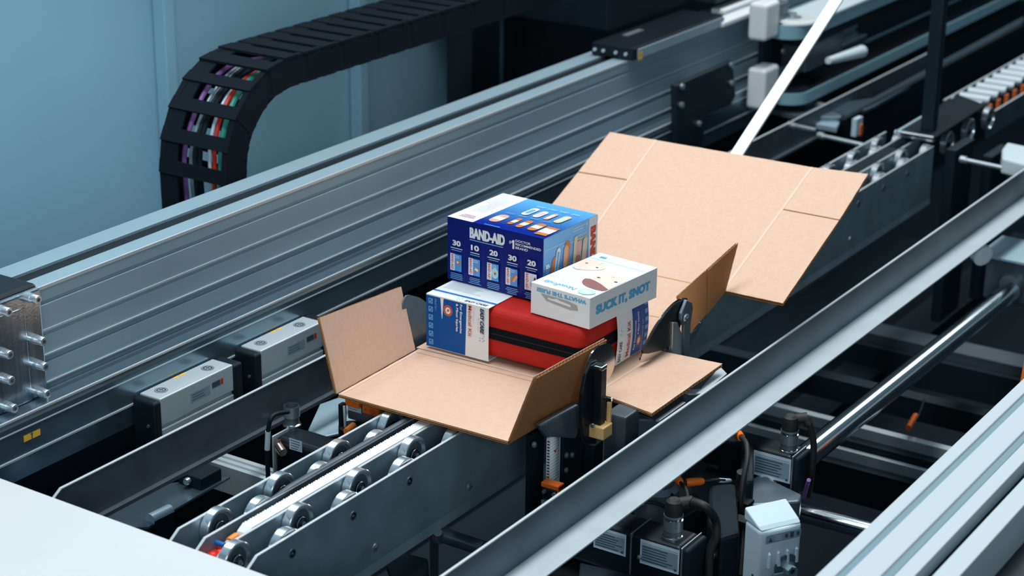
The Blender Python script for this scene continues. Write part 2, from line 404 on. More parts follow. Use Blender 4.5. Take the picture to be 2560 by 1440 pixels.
# dark tower over beam; unseen upper part stretched to shade the blue wall
b = MB(); b.box((1.30, .56, .19), (1.86, .97, 1.7), 'dark'); b.box((1.62, .50, .195), (1.86, .60, 1.7), 'darkblue'); b.box((1.20, .80, .0), (1.30, .86, .6), 'black')
tag(b.build('machine_tower', bevel=.004), 'tall black machine tower where the cable chain ends, above the slide carriage', 'machine tower')
# white pads on the beam end
for i, (q0, q1) in enumerate((((1795, 62), (1888, 28)), ((1800, 30), (1860, 12)))):
    y_ = .475 if i == 0 else .535
    p0 = at(*q0, z=.172); p1 = at(*q1, z=.172)
    b = MB(); b.box((p0.x-.01, p0.y-.016, .169), (p1.x+.05, p0.y+.016, .180), 'belt')
    tag(b.build('beam_pad', bevel=.003), ('bright white strip on the tall beam, next to the white corner clamp', 'shorter white strip on the tall beam, behind the longer one')[i], 'strip', 'white strips on the beam end')

# ---------------------------------------------------------------- cable chain
ch = thing('cable_chain', (.45, .69, 0), 'black cable drag chain looping up behind the tall beam with coloured cables inside', 'cable chain')
R_o, zt = .160, .302; xc = .285+R_o+.0; zc = zt-R_o
th, y0c, y1c = .047, .62, .752
path = []
Rm = R_o-th/2
for k in range(5): path.append((Vector((xc-Rm+.004*k*0, 0, zc-.26+.052*k))))
path = [Vector((xc-Rm+.02*(1-k/4.)**2, 0, zc-.25+.05*k)) for k in range(4)]
for k in range(0, 6): t = PI-k*(PI/2)/5; path.append(Vector((xc+Rm*math.cos(t), 0, zc+Rm*math.sin(t))))
for k in range(1, 18): path.append(Vector((xc+k*.046, 0, zc+Rm-.0005*k*0)))
def chain_link(p, q, i):
    e_ = .0007*(i % 2)
    d = (q-p).normalized(); n = Vector((-d.z, 0, d.x))  # outward = left of travel
    L = (q-p).length
    mb = MB()
    for ya, yb in ((y0c+e_, y0c+.010+e_), (y1c-.010+e_, y1c+e_)):
        o = p-n*th/2+Vector((0, ya, 0))-d*.006
        mb.obox(o, d*(L+.012), Y*(yb-ya), n*(th-e_), 'chain')
    mb.obox(p+n*(th/2-.004)+Vector((0, y1c-.034, 0)), d*L, Y*.03, n*.003, 'chain')
    for off in (th/2-.0035, -th/2-.0005):
        o = p+n*off+Vector((0, y0c-.0005, 0))-d*L*(.24+.1*(q.z-p.z < .008)); mb.obox(o, d*L*(.50+.2*(q.z-p.z < .008)), Y*(y1c-y0c+.001), n*.004, 'chain')
    return mb.build('chain_link', ch)
for i, (p, q) in enumerate(zip(path, path[1:])): chain_link(p, q, i)
cabs = [(.712, 'grey_label', .0025, .0), (.735-.012, 'purple', .004, .004), (.704, 'pale_label', .0022, .002), (.712-.012, 'darkblue', .004, .002), (.700-.01, 'grey_label', .0025, .0), (.688, 'dark', .004, .004),
        (.672, 'pale_label', .0028, .003), (.664, 'red', .0035, .006), (.655, 'green', .0045, .004), (.645, 'purple', .003, .0), (.638, 'orange', .0035, .008)]
for y_, mm, r, off in cabs:
    b = MB(); pts = []
    for p, q in zip(path, path[1:]):
        d = (q-p).normalized(); n = Vector((-d.z, 0, d.x)); pts.append(p+n*(off*.6-.003+.003*math.sin(p.x*30+y_*90))+Vector((0, y_+.003*math.sin(p.z*25+y_*50), 0)))
    b.tube(pts, r, mm, 8, 3); tag(b.build('cable', ch), None)

# ================================================================ ACTUATORS
def actuator(x0, x1, label):
    t = thing('actuator', ((x0+x1)/2, .395, -.06), label, 'actuator', 'small actuators behind the left guide plate')
    b = MB(); pts = [(.376, -.075), (.376, -.043), (.379, -.043), (.379, -.038), (.376, -.038), (.376, 0), (.412, 0), (.412, -.075)]
    b.prism([(x0+.006, y, z) for y, z in pts], (x1-x0-.012, 0, 0), 'alu_matte'); b.build('body', t, .0015)
    for xa, xb in ((x0-.008, x0+.006), (x1-.006, x1+.012)):
        b = MB(); b.box((xa, .374, -.085), (xb, .413, -.0012), 'black'); b.build('end_cap', t, .004, 3)
    for xx in (x0+.028, x1-.035):
        b = MB(); b.lathe([(0, .0088), (.0004, .0088), (.0005, .0078), (.0005, .0070), (.0005, .0040), (.0005, .0022)], (xx, .395, 0), Z, 'steel', 28, mats=['steel_dark', 'steel_dark', 'flange', 'steel_dark', 'flange']); b.box((xx-.0035, .3943, .0004), (xx+.0035, .3957, .0008), 'label_ink'); b.box((xx-.0007, .3915, .0004), (xx+.0007, .3985, .0008), 'label_ink'); b.build('port', t)
    a = Art((x0+.066, .4045, 0), X, Y); a.rect(0, .002, .010, .006, 'yellow'); a.rect(.013, .002, .024, .006, 'yellow'); a.line(.010, .004, .013, .004, .0012, 'yellow'); a.done('yellow_mark', t)
    a = Art((x0+.062, .376, -.026), X, Z); a.rect(0, 0, .038, .013, 'grey_label'); a.greek(.003, .010, .030, 3, .0035, 'label_ink', .0008); a.rect(.042, .006, .058, .014, 'label_ink'); a.rect(.059, .006, .064, .014, 'red'); a.done('rating_label', t)
    b = MB(); b.cyl((x0-.008, .386, -.035), (x0-.0095, .386, -.035), .0022, 'steel', 12); b.build('screw', t)
    return t
xa0, xa1 = at(393, 1002, z=0).x, at(585, 912, z=0).x
actuator(xa0, xa1+.006, 'small aluminium actuator with black ends, the nearer one by the left guide plate')
xb0 = at(649, 882, z=0).x
actuator(xb0, xb0+.147, 'small aluminium actuator with black ends, half hidden behind the cardboard flap')

# ================================================================ GUIDE PLATES
def plate_x(name, y, th_, x0, x1, ztop, zbot, m, edge=None, chamfer=0, label=None, cat=None):
    t = None
    b = MB(); pts = [(x0, y, zbot), (x0, y, ztop-chamfer), (x0+chamfer*1.6, y, ztop), (x1, y, ztop), (x1, y, zbot)]
    b.prism(pts, (0, th_, 0), m)
    return b
g = thing('guide_plate', (.3, .293, -.05), 'dark grey upright guide plate left of the carton, in front of the actuators', 'guide plate')
b = plate_x('plate', .293, .003, -.425, 2.3, 0, -.055, 'guide', chamfer=.024); b.build('plate', g)
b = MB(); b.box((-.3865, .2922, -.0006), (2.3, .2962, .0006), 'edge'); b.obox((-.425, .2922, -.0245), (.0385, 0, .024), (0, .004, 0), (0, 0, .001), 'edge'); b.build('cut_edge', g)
b = MB(); b.box((-.425, .285, -.060), (2.3, .293, -.055), 'guide'); b.build('bottom_fold', g)

g = thing('angle_rail', (.6, -.21, -.05), 'long bright angle rail crossing the picture to the right of the carton', 'guide rail')
xs = [-.75, -.3, .3, .8, 1.53, 2.3]
yt = -.191
zi = [-.053]*6
def yo(x, z):  # outer flange line, straight through two sighted points
    return -.2345-.022*(x+.1)/1.2
fo = [(1600, 1320), (2560, 600)]
A_ = Vector((-.17, -.2300, 0)); B_ = Vector((1.43, -.2275, 0))
b = MB()
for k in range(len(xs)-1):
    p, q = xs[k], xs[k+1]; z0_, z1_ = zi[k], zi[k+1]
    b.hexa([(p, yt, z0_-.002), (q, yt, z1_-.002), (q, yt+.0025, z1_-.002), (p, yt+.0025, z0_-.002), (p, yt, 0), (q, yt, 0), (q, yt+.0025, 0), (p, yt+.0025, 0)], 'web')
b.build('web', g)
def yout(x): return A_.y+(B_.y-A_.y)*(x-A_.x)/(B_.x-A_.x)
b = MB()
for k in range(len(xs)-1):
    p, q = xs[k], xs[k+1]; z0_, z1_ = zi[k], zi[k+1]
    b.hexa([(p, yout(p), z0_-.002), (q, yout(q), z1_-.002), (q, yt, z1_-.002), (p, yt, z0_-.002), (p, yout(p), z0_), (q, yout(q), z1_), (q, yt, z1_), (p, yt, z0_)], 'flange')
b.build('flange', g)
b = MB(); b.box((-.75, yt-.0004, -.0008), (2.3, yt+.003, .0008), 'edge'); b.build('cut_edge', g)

# ================================================================ WHEEL CONVEYOR
cv = thing('wheel_conveyor', (.5, .057, -.12), 'narrow conveyor of small aluminium wheels under the carton', 'conveyor')
def side(y, z1, x1, x0=-.44, bev=.023, m='side', foot=False):
    b = MB(); b.prism([(x0, y, z1), (x0, y, -bev-.012), (x0+.055, y, 0), (x1, y, 0), (x1, y, z1)], (0, .003, 0), m)
    if foot: b.prism([(x0, y, z1), (x0, y-.002, z1-.012), (x0, y+.012, z1-.022), (x0, y+.03, z1-.022), (x0, y+.03, z1-.018), (x0, y+.003, z1-.006)], (x1-x0, 0, 0), m)
    o = b.build('side_plate', cv)
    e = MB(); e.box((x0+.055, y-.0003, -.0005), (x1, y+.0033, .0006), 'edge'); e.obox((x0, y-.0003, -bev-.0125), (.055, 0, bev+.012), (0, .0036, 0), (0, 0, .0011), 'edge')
    ee = e.build('cut_edge', o)
    return o
P1 = side(0, -.100, 1.56, foot=True); side(.043, -.06, 1.6); P3 = side(.0735, -.06, 1.6); side(.112, -.09, 1.6)
# holes and screws in the front plate
for k in range(17):
    x_ = -.3267+.1102*k
    if 2 < k < 7: continue
    b = MB(); b.lathe([(0, .0060), (.0006, .0058), (.0008, .0040), (-.0008, .0036), (-.0008, .0022), (.0004, .0020)], (x_, 0, -.0222), -Y, 'label_ink', 24, mats=['steel_dark', 'label_ink', 'black', 'black', 'steel']); b.build('bolt', cv)
for x_, z_, y_ in ((-.1758, -.0805, 0), (.0215, -.0815, 0), (1.19, -.08, 0), (-.2995, -.0205, .043)):
    b = MB(); b.lathe([(0, .0052), (.0008, .0050), (.0018, .0030), (.0022, .0010)], (x_, y_, z_), -Y, 'steel', 20); b.box((x_-.0032, y_-.0026, z_-.0006), (x_+.0032, y_-.002, z_+.0006), 'label_ink'); b.build('screw', cv)
# wheels
wheel0 = None
RW = .0236
def wheel(x, yface, z=-.0185):
    global wheel0
    if wheel0 is None:
        b = MB(); b.lathe([(.0035, .0185), (0, .0200), (0, .0228), (.0008, RW), (.0112, RW), (.012, .0228), (.012, .006)], (0, 0, 0), Y, 'wheel', 56, mats=['wheel', 'wheel', 'wheel', 'wheel', 'wheel', 'wheel_face'])
        b.lathe([(.0040, .0192), (.0036, .0192), (.0030, .0085)], (0, 0, 0), Y, 'wheel_face', 40)
        wheel0 = b.build('wheel', cv)
        s = MB(); s.lathe([(.004, .0088), (.0008, .0088), (.0002, .0080), (.0006, .0066), (-.0002, .0058), (-.0002, .0046), (.0012, .0040), (-.0028, .0038), (-.0034, .0026), (-.0034, .0012)], (0, 0, 0), Y, 'black', 32,
                           mats=['black', 'chrome', 'black', 'black_gloss', 'chrome', 'black', 'black', 'chrome', 'steel'])
        so = s.build('bearing'); so.parent = wheel0; o = wheel0
    else: o = copy_tree(wheel0); o.parent = cv
    o.location = (x, yface, z); o.matrix_parent_inverse = wm(cv).inverted()
for k in range(21):
    xf = -.3267+.1102*k
    vis = xf < .14 or xf > .70
    if not vis: continue
    wheel(xf, .0045)
    if k > 17: continue
    wheel(xf-.055, .0305)
    wheel(xf+.044, .0775); wheel(xf-.0045, .0995)
# white timing belt between the inner plates
b = MB(); x0 = -.350
pts = [(x0, -.011), (x0+.004, -.004), (x0+.012, .0008), (1.05, .0008), (1.05, -.004), (x0+.014, -.004), (x0+.006, -.010), (x0+.006, -.03), (x0, -.03)]
b.prism([(x, .0475, z) for x, z in pts], (0, .0148, 0), 'belt')
for k in range(170):
    xx = x0+.014+k*.0042; b.box((xx, .0622, -.003), (xx+.0022, .0636+.0004*math.sin(k*2.3), .0008), 'belt')
b.build('toothed_belt', cv)
b = MB(); b.box((-.36, .0469, -.06), (1.05, .0478, -.0015), 'dark'); b.build('belt_bed', cv)
# round-topped wear strip on the third plate, curling down at its near end
b = MB(); pts = []
secs = []
for k in range(40):
    t = k/39; x_ = -.30+t*1.30; g_ = min(1, max(0, (x_+.300)/.07)); r = .0010+.0030*g_
    yc_ = .0750+.0032*g_; zc_ = .0006-.001*(1-g_)+.0008
    secs.append([(x_, yc_+r*1.25*math.cos(a_), zc_-.002+r*math.sin(a_)) for a_ in [PI*j/8-.35+.0*j for j in range(9)]]+[(x_, yc_-r*1.3, zc_-.004-.014*g_), (x_, yc_+r*1.3, zc_-.004-.014*g_)][::1])
V = [[b.bm.verts.new(p) for p in s_] for s_ in secs]; ii = b.mi('guide')
for A1, B1 in zip(V, V[1:]):
    for j in range(len(A1)):
        f = b.bm.faces.new([A1[j], A1[(j+1) % len(A1)], B1[(j+1) % len(A1)], B1[j]]); f.material_index = ii; f.smooth = True
b.build('wear_strip', cv)
b = MB(); b.box((-.26, .0665, -.02), (1.0, .0725, -.0105), 'black'); b.build('strip_carrier', cv)
# black flat belt of the far half
b = MB(); b.box((1.0, .0475, -.004), (1.50, .0725, .0012), 'black'); b.build('flat_belt', cv)

# optical sensor glowing red between the plates
sn = thing('optical_sensor', (-.385, .058, -.03), 'little sensor with orange plug and red light between the conveyor plates', 'sensor')
b = MB(); b.prism([at(*q_, z=-.018) for q_ in ((508, 1376), (545, 1352), (588, 1366), (548, 1400))], (0, 0, -.010), 'red'); b.build('sensor_body', sn, .001)
b = MB()
for q_ in ((532, 1385), (550, 1378)): b.lathe([(0, .0022), (.001, .0026), (.002, .001)], at(*q_, z=-.018), Z, 'led', 12)
b.build('indicator_light', sn)
b = MB(); q0, q1 = at(541, 1356, z=-.012), at(562, 1364, z=-.012); b.cyl(q0, q1, .0030, 'blue', 14); b.build('sleeve', sn)
b = MB(); b.cyl(at(512, 1346, z=-.012), q0, .0022, 'pale_label', 12); b.build('lead', sn)
b = MB(); b.cyl(at(572, 1354, z=-.006), at(592, 1340, z=-.006), .0046, 'orange_hi', 18); b.cyl(at(564, 1360, z=-.008), at(574, 1353, z=-.006), .0026, 'pale_label', 12); b.build('plug', sn, .001)

# ================================================================ INFEED TABLE
b = MB(); pts = [at(0, 1195, z=.012), at(671, 1440, z=.012)]
xe0, xe1 = pts[0].x, pts[1].x; k_ = (pts[1].x-pts[0].x)/(pts[1].y-pts[0].y)
xe = lambda y: pts[0].x+(y-pts[0].y)*k_
b.prism([(xe(.62), .62, .012), (xe(-.3), -.3, .012), (-1.2, -.3, .012), (-1.2, .62, .012)], (0, 0, -.006), 'white')
t = b.build('infeed_table', bevel=.0008); tag(t, 'smooth white sheet table covering the lower left corner', 'table')

# ================================================================ CARTON BLANK
ctn = thing('cardboard_blank', (.3, .05, .012), 'open cardboard box blank with raised flaps lying on the wheel conveyor', 'box')
def lerp(a, b, t): return a+(b-a)*t
def panel(name, P, nf, th_=.0046, up=(0, 0, 1), top='card_in', bot='card_out', waveend=True, rough=.0006, label=None):
    """corrugated board: P = 4 corners (s0t0, s1t0, s1t1, s0t1) of the inner face, flutes run along t"""
    P = [Vector(p) for p in P]; n = (P[1]-P[0]).cross(P[3]-P[0]).normalized()
    if n.dot(Vector(up)) < 0: P = [P[3], P[2], P[1], P[0]]; n = (P[1]-P[0]).cross(P[3]-P[0]).normalized()
    S = lambda s, t: lerp(lerp(P[0], P[1], s), lerp(P[3], P[2], s), t)
    mb = MB(); N = 24
    rnd = random.Random(hash(name) % 1000+nf)
    def liner(d0, d1, m):
        G = 14; i = mb.mi(m); top_, bot_ = {}, {}
        for a_ in range(G+1):
            for b_ in range(G+1):
                s_, t_ = a_/G, b_/G; q = S(s_, t_)
                if a_ in (0, G) or b_ in (0, G): q = q+(q-S(.5, .5)).normalized()*rnd.uniform(-rough, rough)*.5
                top_[a_, b_] = mb.bm.verts.new(q-n*d0); bot_[a_, b_] = mb.bm.verts.new(q-n*d1)
        def F(*v):
            f = mb.bm.faces.new(v); f.material_index = i; f.smooth = True
        for a_ in range(G):
            for b_ in range(G):
                F(top_[a_, b_], top_[a_+1, b_], top_[a_+1, b_+1], top_[a_, b_+1]); F(bot_[a_, b_], bot_[a_, b_+1], bot_[a_+1, b_+1], bot_[a_+1, b_])
            for b_ in (0, G):
                F(top_[a_, b_], top_[a_+1, b_], bot_[a_+1, b_], bot_[a_, b_]); F(top_[b_, a_], top_[b_, a_+1], bot_[b_, a_+1], bot_[b_, a_])
    liner(0, .0005, top); liner(th_-.0005, th_, bot)
    K = nf*8; i = mb.mi('flute'); rows = []
    for k in range(K+1):
        s = k/K; ph = math.sin(2*PI*k/8.); d = th_/2-(th_/2-.0006)*ph
        rows.append((S(s, .002)-n*(d-.00018), S(s, .998)-n*(d-.00018), S(s, .998)-n*(d+.00018), S(s, .002)-n*(d+.00018)))
    R = [[mb.bm.verts.new(p) for p in r] for r in rows]
    for a1, b1 in zip(R, R[1:]):
        for j in range(4):
            f = mb.bm.faces.new([a1[j], a1[(j+1) % 4], b1[(j+1) % 4], b1[j]]); f.material_index = i; f.smooth = j in (0, 2)
    o = mb.build(name, ctn)
    return o
H = .0125
F1, F2 = at(845, 985, z=H), at(1270, 1103, z=H)
B1, B2 = at(1045, 876, z=H), at(1338, 943, z=H)
yR = -.0885; xA, xB = .178, .362
F2 = Vector((F2.x, F2.y, H)); B2 = Vector((.180, -.0795, H)); B1 = Vector((.172, .186, H))
panel('front_panel', [F1, B1, B2, F2], 22)
base0 = [Vector((.174, .192, H)), Vector((xB, .192, H)), Vector((xB, yR, H)), Vector((.182, yR, H))]
panel('base_panel', base0, 23)
# raised flaps of the front panel
LT0 = at(800, 795, x=F1.x); LT1 = at(1003, 717, x=B1.x-.004)
panel('left_flap', [F1+Vector((0, .0015, 0)), Vector((.167, .188, H)), LT1, LT0], 22, up=(0, -1, 0))
RT0 = at(1334, 941, x=F2.x+.002); RT1 = at(1510, 845, x=.172)
o_ = panel('right_flap', [RT0, RT1, Vector((.176, -.0785, H-.001)), F2+Vector((.002, .0018, -.001))], 22, up=(0, 1, 0))
# flat flap of the base panel
fo0, fo1 = at(1630, 1033, z=H-.001), at(1806, 909, z=H-.001)
panel('base_flap', [Vector((.182, yR-.0005, H)), Vector((.352, yR-.0005, H)), fo1, fo0], 23)
# tilted rear sheet
TILT = math.radians(15.4); dn = Vector((-math.sin(TILT), 0, math.cos(TILT))); p0 = Vector((xB+.006, 0, H))
S_ = lambda px, py: at_plane(px, py, p0, dn)
TL, TR, BR, FR = S_(1525, 330), S_(2170, 435), S_(1957, 758), S_(1808, 726)
SLo, SLi, SRi, SRo = S_(1445, 430), S_(1570, 450), S_(1955, 523), S_(2098, 550)
CL0, CL1, CR0 = S_(1640, 350), S_(1490, 530), S_(2030, 418)
du = (TR-TL).normalized(); dv = du.cross(dn).normalized(); dv = dv if dv.x < 0 else -dv   # dv runs down the slope toward the camera
def onl(a, b, t): return a+(b-a)*t
# main sheet between creases
gap = .0009
Lc = lambda p: p
cl_far, cl_mid = CL0, SLi
cr_far, cr_mid, cr_near = CR0, SRi, FR
slopeL = (SLi-CL0).normalized(); cl_near = CL0+slopeL*((FR-CR0).length)
panel('top_panel', [cl_near, cl_far, cr_far, cr_near], 42)
wn0, wn1 = Vector((p0.x, cl_near.y-.004, H)), Vector((p0.x, yR, H))
panel('rear_wall_panel', [Vector((p0.x, .186, H)), cl_near, cr_near, wn1], 17)
# flaps either side of the top panel: near and far pieces separated by slots
def sub(a, b, d): return a+(b-a).normalized()*d
panel('top_flap', [SLi+slopeL*gap*0-slopeL*gap, CL0, TL, SLo-slopeL*gap], 17)
sL = (SLo-TL).normalized(); nearL = SLo+sL*((FR-SRi).length)
panel('top_flap', [SLi+slopeL*gap, cl_near, nearL, SLo+slopeL*gap], 23)
sR = (SRi-CR0).normalized()
panel('top_flap', [SRi-sR*gap, CR0, TR, SRo-sR*gap], 17)
panel('top_flap', [SRi+sR*gap, FR+Vector((.0, .0, 0)), BR, SRo+sR*gap], 23)
# raised wall flap (two lengths with a slit)
n2 = dn
e0 = Vector((.398, -.0995, .0195)); e1 = FR+Vector((-.001, -.001, 0))
tp0 = at(1690, 741, x=.417-.010); tp1 = at(1840, 606, x=e1.x+.004)
m0, m1 = onl(e0, e1, .50), onl(tp0, tp1, .475)
m0b, m1b = onl(e0, e1, .515), onl(tp0, tp1, .49)
panel('wall_flap', [tp0, m1, m0, e0], 9, up=(0, 1, 0)); panel('wall_flap', [m1b, tp1, e1, m0b], 9, up=(0, 1, 0))
# creases and cut lines
a = MB()
def strip(p, q, wd, n, m='crease', h=.0003):
    p, q = Vector(p), Vector(q); d = (q-p).normalized(); s = d.cross(n).normalized()*wd/2
    a.faces([p+s+n*h, q+s+n*h, q-s+n*h, p-s+n*h], [(0, 1, 2, 3)], m)
strip(cl_far, cl_mid, .004, dn); strip(cl_mid, cl_near, .004, dn); strip(cr_far, cr_mid, .004, dn); strip(cr_mid, cr_near, .004, dn)
strip(SLo, SLi, .0026, dn, 'slit', .0002); strip(SRi, SRo, .0026, dn, 'slit', .0002)
strip(cl_near, cr_near, .0022, dn, 'flute', .0001)
k1 = S_(1560, 778); k2 = S_(1655, 795); strip(k1, k2, .0020, dn, 'flute', .0001)
strip(Vector((xA+.0, .18, H)), Vector((xA, -.075, H)), .004, Z); strip(Vector((xA-.018, .183, H)), Vector((xA-.012, -.076, H)), .0016, Z, 'flute', .0001)
strip(Vector((.19, yR, H)), Vector((.35, yR, H)), .004, Z)
strip(Vector((-.008, F1.y-.004, H)), Vector((.16, .182, H)), .003, Z)
a.build('crease_lines', ctn)
# hidden carton support tray bars
# ================================================================ MEDICAL KIT
KX0, KX1, KY0, KY1, KZ0, KZ1 = .1805, .343, -.067, .179, .0170, .0912
kit = thing('medical_kit', (.26, .06, KZ0), 'red first aid case in a blue and white paper sleeve, bottom of the stack', 'first aid kit')
b = MB(); b.box((KX0+.004, KY0+.004, KZ0+.003), (KX1-.004, KY1-.004, KZ1-.001), 'kit_red'); b.build('case', kit, .013, 5)
def rrect(x0, y0, x1, y1, r, z):
    out = []
    for cx, cy, t0 in ((x1-r, y1-r, 0), (x0+r, y1-r, PI/2), (x0+r, y0+r, PI), (x1-r, y0+r, 1.5*PI)):
        for k in range(7): t = t0+PI/2*k/6; out.append((cx+r*math.cos(t), cy+r*math.sin(t), z))
    return out
b = MB(); b.prism(rrect(KX0+.0030, KY0+.003, KX1-.003, KY1-.003, .012, .0480), (0, 0, .0165), 'zipper', True); b.build('zip', kit)
b = MB(); b.prism(rrect(KX0+.0026, KY0+.0026, KX1-.0026, KY1-.0026, .012, .0556), (0, 0, .0013), 'black', True); b.build('zip_teeth', kit)
# left sleeve: a folded card shell covering the far end
ys = .0785
b = MB(); T_ = .0006
for lo, hi in (((KX0-T_, ys, KZ0), (KX0, KY1, KZ1)), ((KX1, ys, KZ0), (KX1+T_, KY1, KZ1)), ((KX0-T_, ys, KZ1), (KX1+T_, KY1, KZ1+T_)), ((KX0-T_, ys, KZ0-T_), (KX1+T_, KY1, KZ0)), ((KX0, KY1-T_, KZ0), (KX1, KY1, KZ1))):
    b.box(lo, hi, 'box_white')
sl = b.build('paper_sleeve', kit)
W_, Hh = KY1-ys, KZ1-KZ0
a = Art((KX0-T_, KY1, KZ0), -Y, Z)
a.poly([(0, 0), (.0635, 0), (.0655, Hh-.001), (0, Hh-.001)], 'kit_blue')
a.poly([(.0232, Hh-.001), (.0285, Hh-.001), (.0262, Hh-.030), (.0256, Hh-.030)], 'ink_white')
a.ell(.0355, .0575, .0072, .0078, 'seal'); a.ell(.0355, .0575, .0060, .0066, 'ink_red'); a.ell(.0355, .0575, .0042, .0048, 'ink_white'); a.ell(.0362, .0580, .0018, .0020, 'seal'); a.line(.0335, .0555, .0355, .0600, .0008, 'seal')
for k in range(6):
    yy = .0035+k*.0118; a.rect(.0045, yy, .0115, yy+.0075, 'kit_lblue'); a.rect(.0058, yy+.0012, .0102, yy+.0063, 'kit_blue'); a.rect(.0068, yy+.002, .0092, yy+.0042, 'kit_lblue'); a.line(.0062, yy+.0015, .0098, yy+.0060, .0008, 'kit_lblue')
a.text('Ideal for:', .0150, Hh-.0035, .0165, .0032, 'kit_lblue', -PI/2, .01)
a.text('For Emergencies', .0545, Hh-.003, .0410, .0048, 'ink_white', -PI/2, .025)
a.text('& Minor Injuries', .0482, Hh-.003, .0395, .0048, 'ink_white', -PI/2, .025)
a.text('Medical Kit', .0688, Hh-.0005-.001, .0440, .0058, 'ink_red', -PI/2, .012)
a.text('Comprehensive', .0765, Hh-.002, .0230, .0022, 'ink_pink', -PI/2)
a.text('EASY CARE', .0880, Hh-.0015, .0360, .0062, 'ink_navy', -PI/2, .02, .25, .05)
a.k += 1
a.text('first aid', .0840, Hh-.016, .0185, .0030, 'ink_pink', -PI/2)
for i_, (uu, vv) in enumerate(((.0885, .0305), (.0925, .0310), (.0945, .0340), (.0880, .0270), (.0925, .0265), (.0950, .0285))): a.ell(uu, vv, .0009, .0006, ('kit_lblue', 'ink_navy')[i_ % 2], .6)
a.done('front_print', sl)
a = Art((KX0-T_, KY1, KZ1+T_), -Y, X)
Dp = KX1-KX0+2*T_
a.rect(0, .0155, W_, .0205, 'kit_mid'); a.text('CONTENTS', W_-.022, .0165, .015, .0028, 'kit_lblue')
a.text('EASY CARE', W_-.042, .004, .036, .0055, 'ink_navy', 0, .028, .25); a.text('first aid', W_-.026, .0105, .013, .0022, 'ink_pink')
for uu, vv in ((.050, .006), (.046, .009), (.0475, .0035), (.0525, .0095)): a.ell(uu, vv, .0006, .0009, 'kit_lblue', .4)
a.greek(.006, .062, .062, 10, .0034, 'ink_grey', .0008)
a.done('top_print', sl)
# right sleeve: bulged card end
def bulge(u, v): return .0035*math.sin(PI*min(1, max(0, v/Hh)))
yS = KY0-.0006
b = MB(); N = 10
for k in range(N):
    v0, v1 = k/N*Hh, (k+1)/N*Hh
    x0_, x1_ = KX0+.082, KX1+.001
    q = lambda v: yS-bulge(0, v)
    b.hexa([(x0_, q(v0), KZ0+v0), (x1_, q(v0), KZ0+v0), (x1_, q(v0)+.0008, KZ0+v0), (x0_, q(v0)+.0008, KZ0+v0), (x0_, q(v1), KZ0+v1), (x1_, q(v1), KZ0+v1), (x1_, q(v1)+.0008, KZ0+v1), (x0_, q(v1)+.0008, KZ0+v1)], 'box_white')
b.box((x0_, yS, KZ1-.0004), (x1_, ys-.05, KZ1+.0004), 'box_white'); b.box((x0_, yS, KZ0-.0005), (x1_, ys-.05, KZ0), 'box_white')
sr = b.build('paper_sleeve', kit)
a = Art((x0_, yS, KZ0), X, Z, bulge); wS = x1_-x0_
for k in range(6): a.k = 0; a.rect(wS*.475, Hh*k/6, wS, Hh*(k+1)/6, 'kit_blue')
a.rect(wS*.80, .001, wS*.82, Hh*.62, 'kit_lblue', 4)
a.ell(wS*.70, .018, .0058, .0075, 'seal'); a.ell(wS*.70, .018, .0032, .0042, 'ink_white')
for k in range(6): yy = .006+k*.0115; a.rect(wS*.88, yy, wS*.97, yy+.006, 'kit_lblue')
a.text('Medical Kit', wS*.40, .004, .050, .0088, 'ink_red', PI/2, .015)
a.text('For Emergencies', wS*.60, .008, .042, .0060, 'ink_white', PI/2, .02); a.text('& Minor Injuries', wS*.69, .028, .032, .0055, 'ink_white', PI/2, .02)
a.text('Comprehensive', wS*.245, .003, .024, .0024, 'ink_pink', PI/2); a.text('EASY CARE', wS*.14, .002, .030, .0075, 'ink_navy', PI/2, .02, .2)
for uu, vv in ((.010, .040), (.006, .042), (.011, .046), (.007, .048)): a.ell(uu, vv, .0008, .001, 'kit_lblue')
a.done('end_print', sr)

# ================================================================ BANDAGE BOX
def boxframe(x, y, yaw, w_, d_, h_, z0):
    u = Vector((math.sin(yaw), -math.cos(yaw), 0)); v = Vector((math.cos(yaw), math.sin(yaw), 0)); return Vector((x, y, z0)), u*w_, v*d_, Z*h_
ZB = KZ1+.0010
O, U, V_, N_ = boxframe(.2405, .1872, -.0378, .1579, .1300, .0900, ZB)
bx = thing('bandage_box', O+U/2+V_/2, 'blue and white adhesive bandage carton standing on the medical kit', 'box')
cx_ = O+U/2+V_/2
b = MB(); b.obox(O, U, V_, N_, 'ba_navy')
body = b.build('carton', bx, .0012, 2)
un, vn = U.normalized(), V_.normalized(); wB, dB, hB = .1579, .13, .09
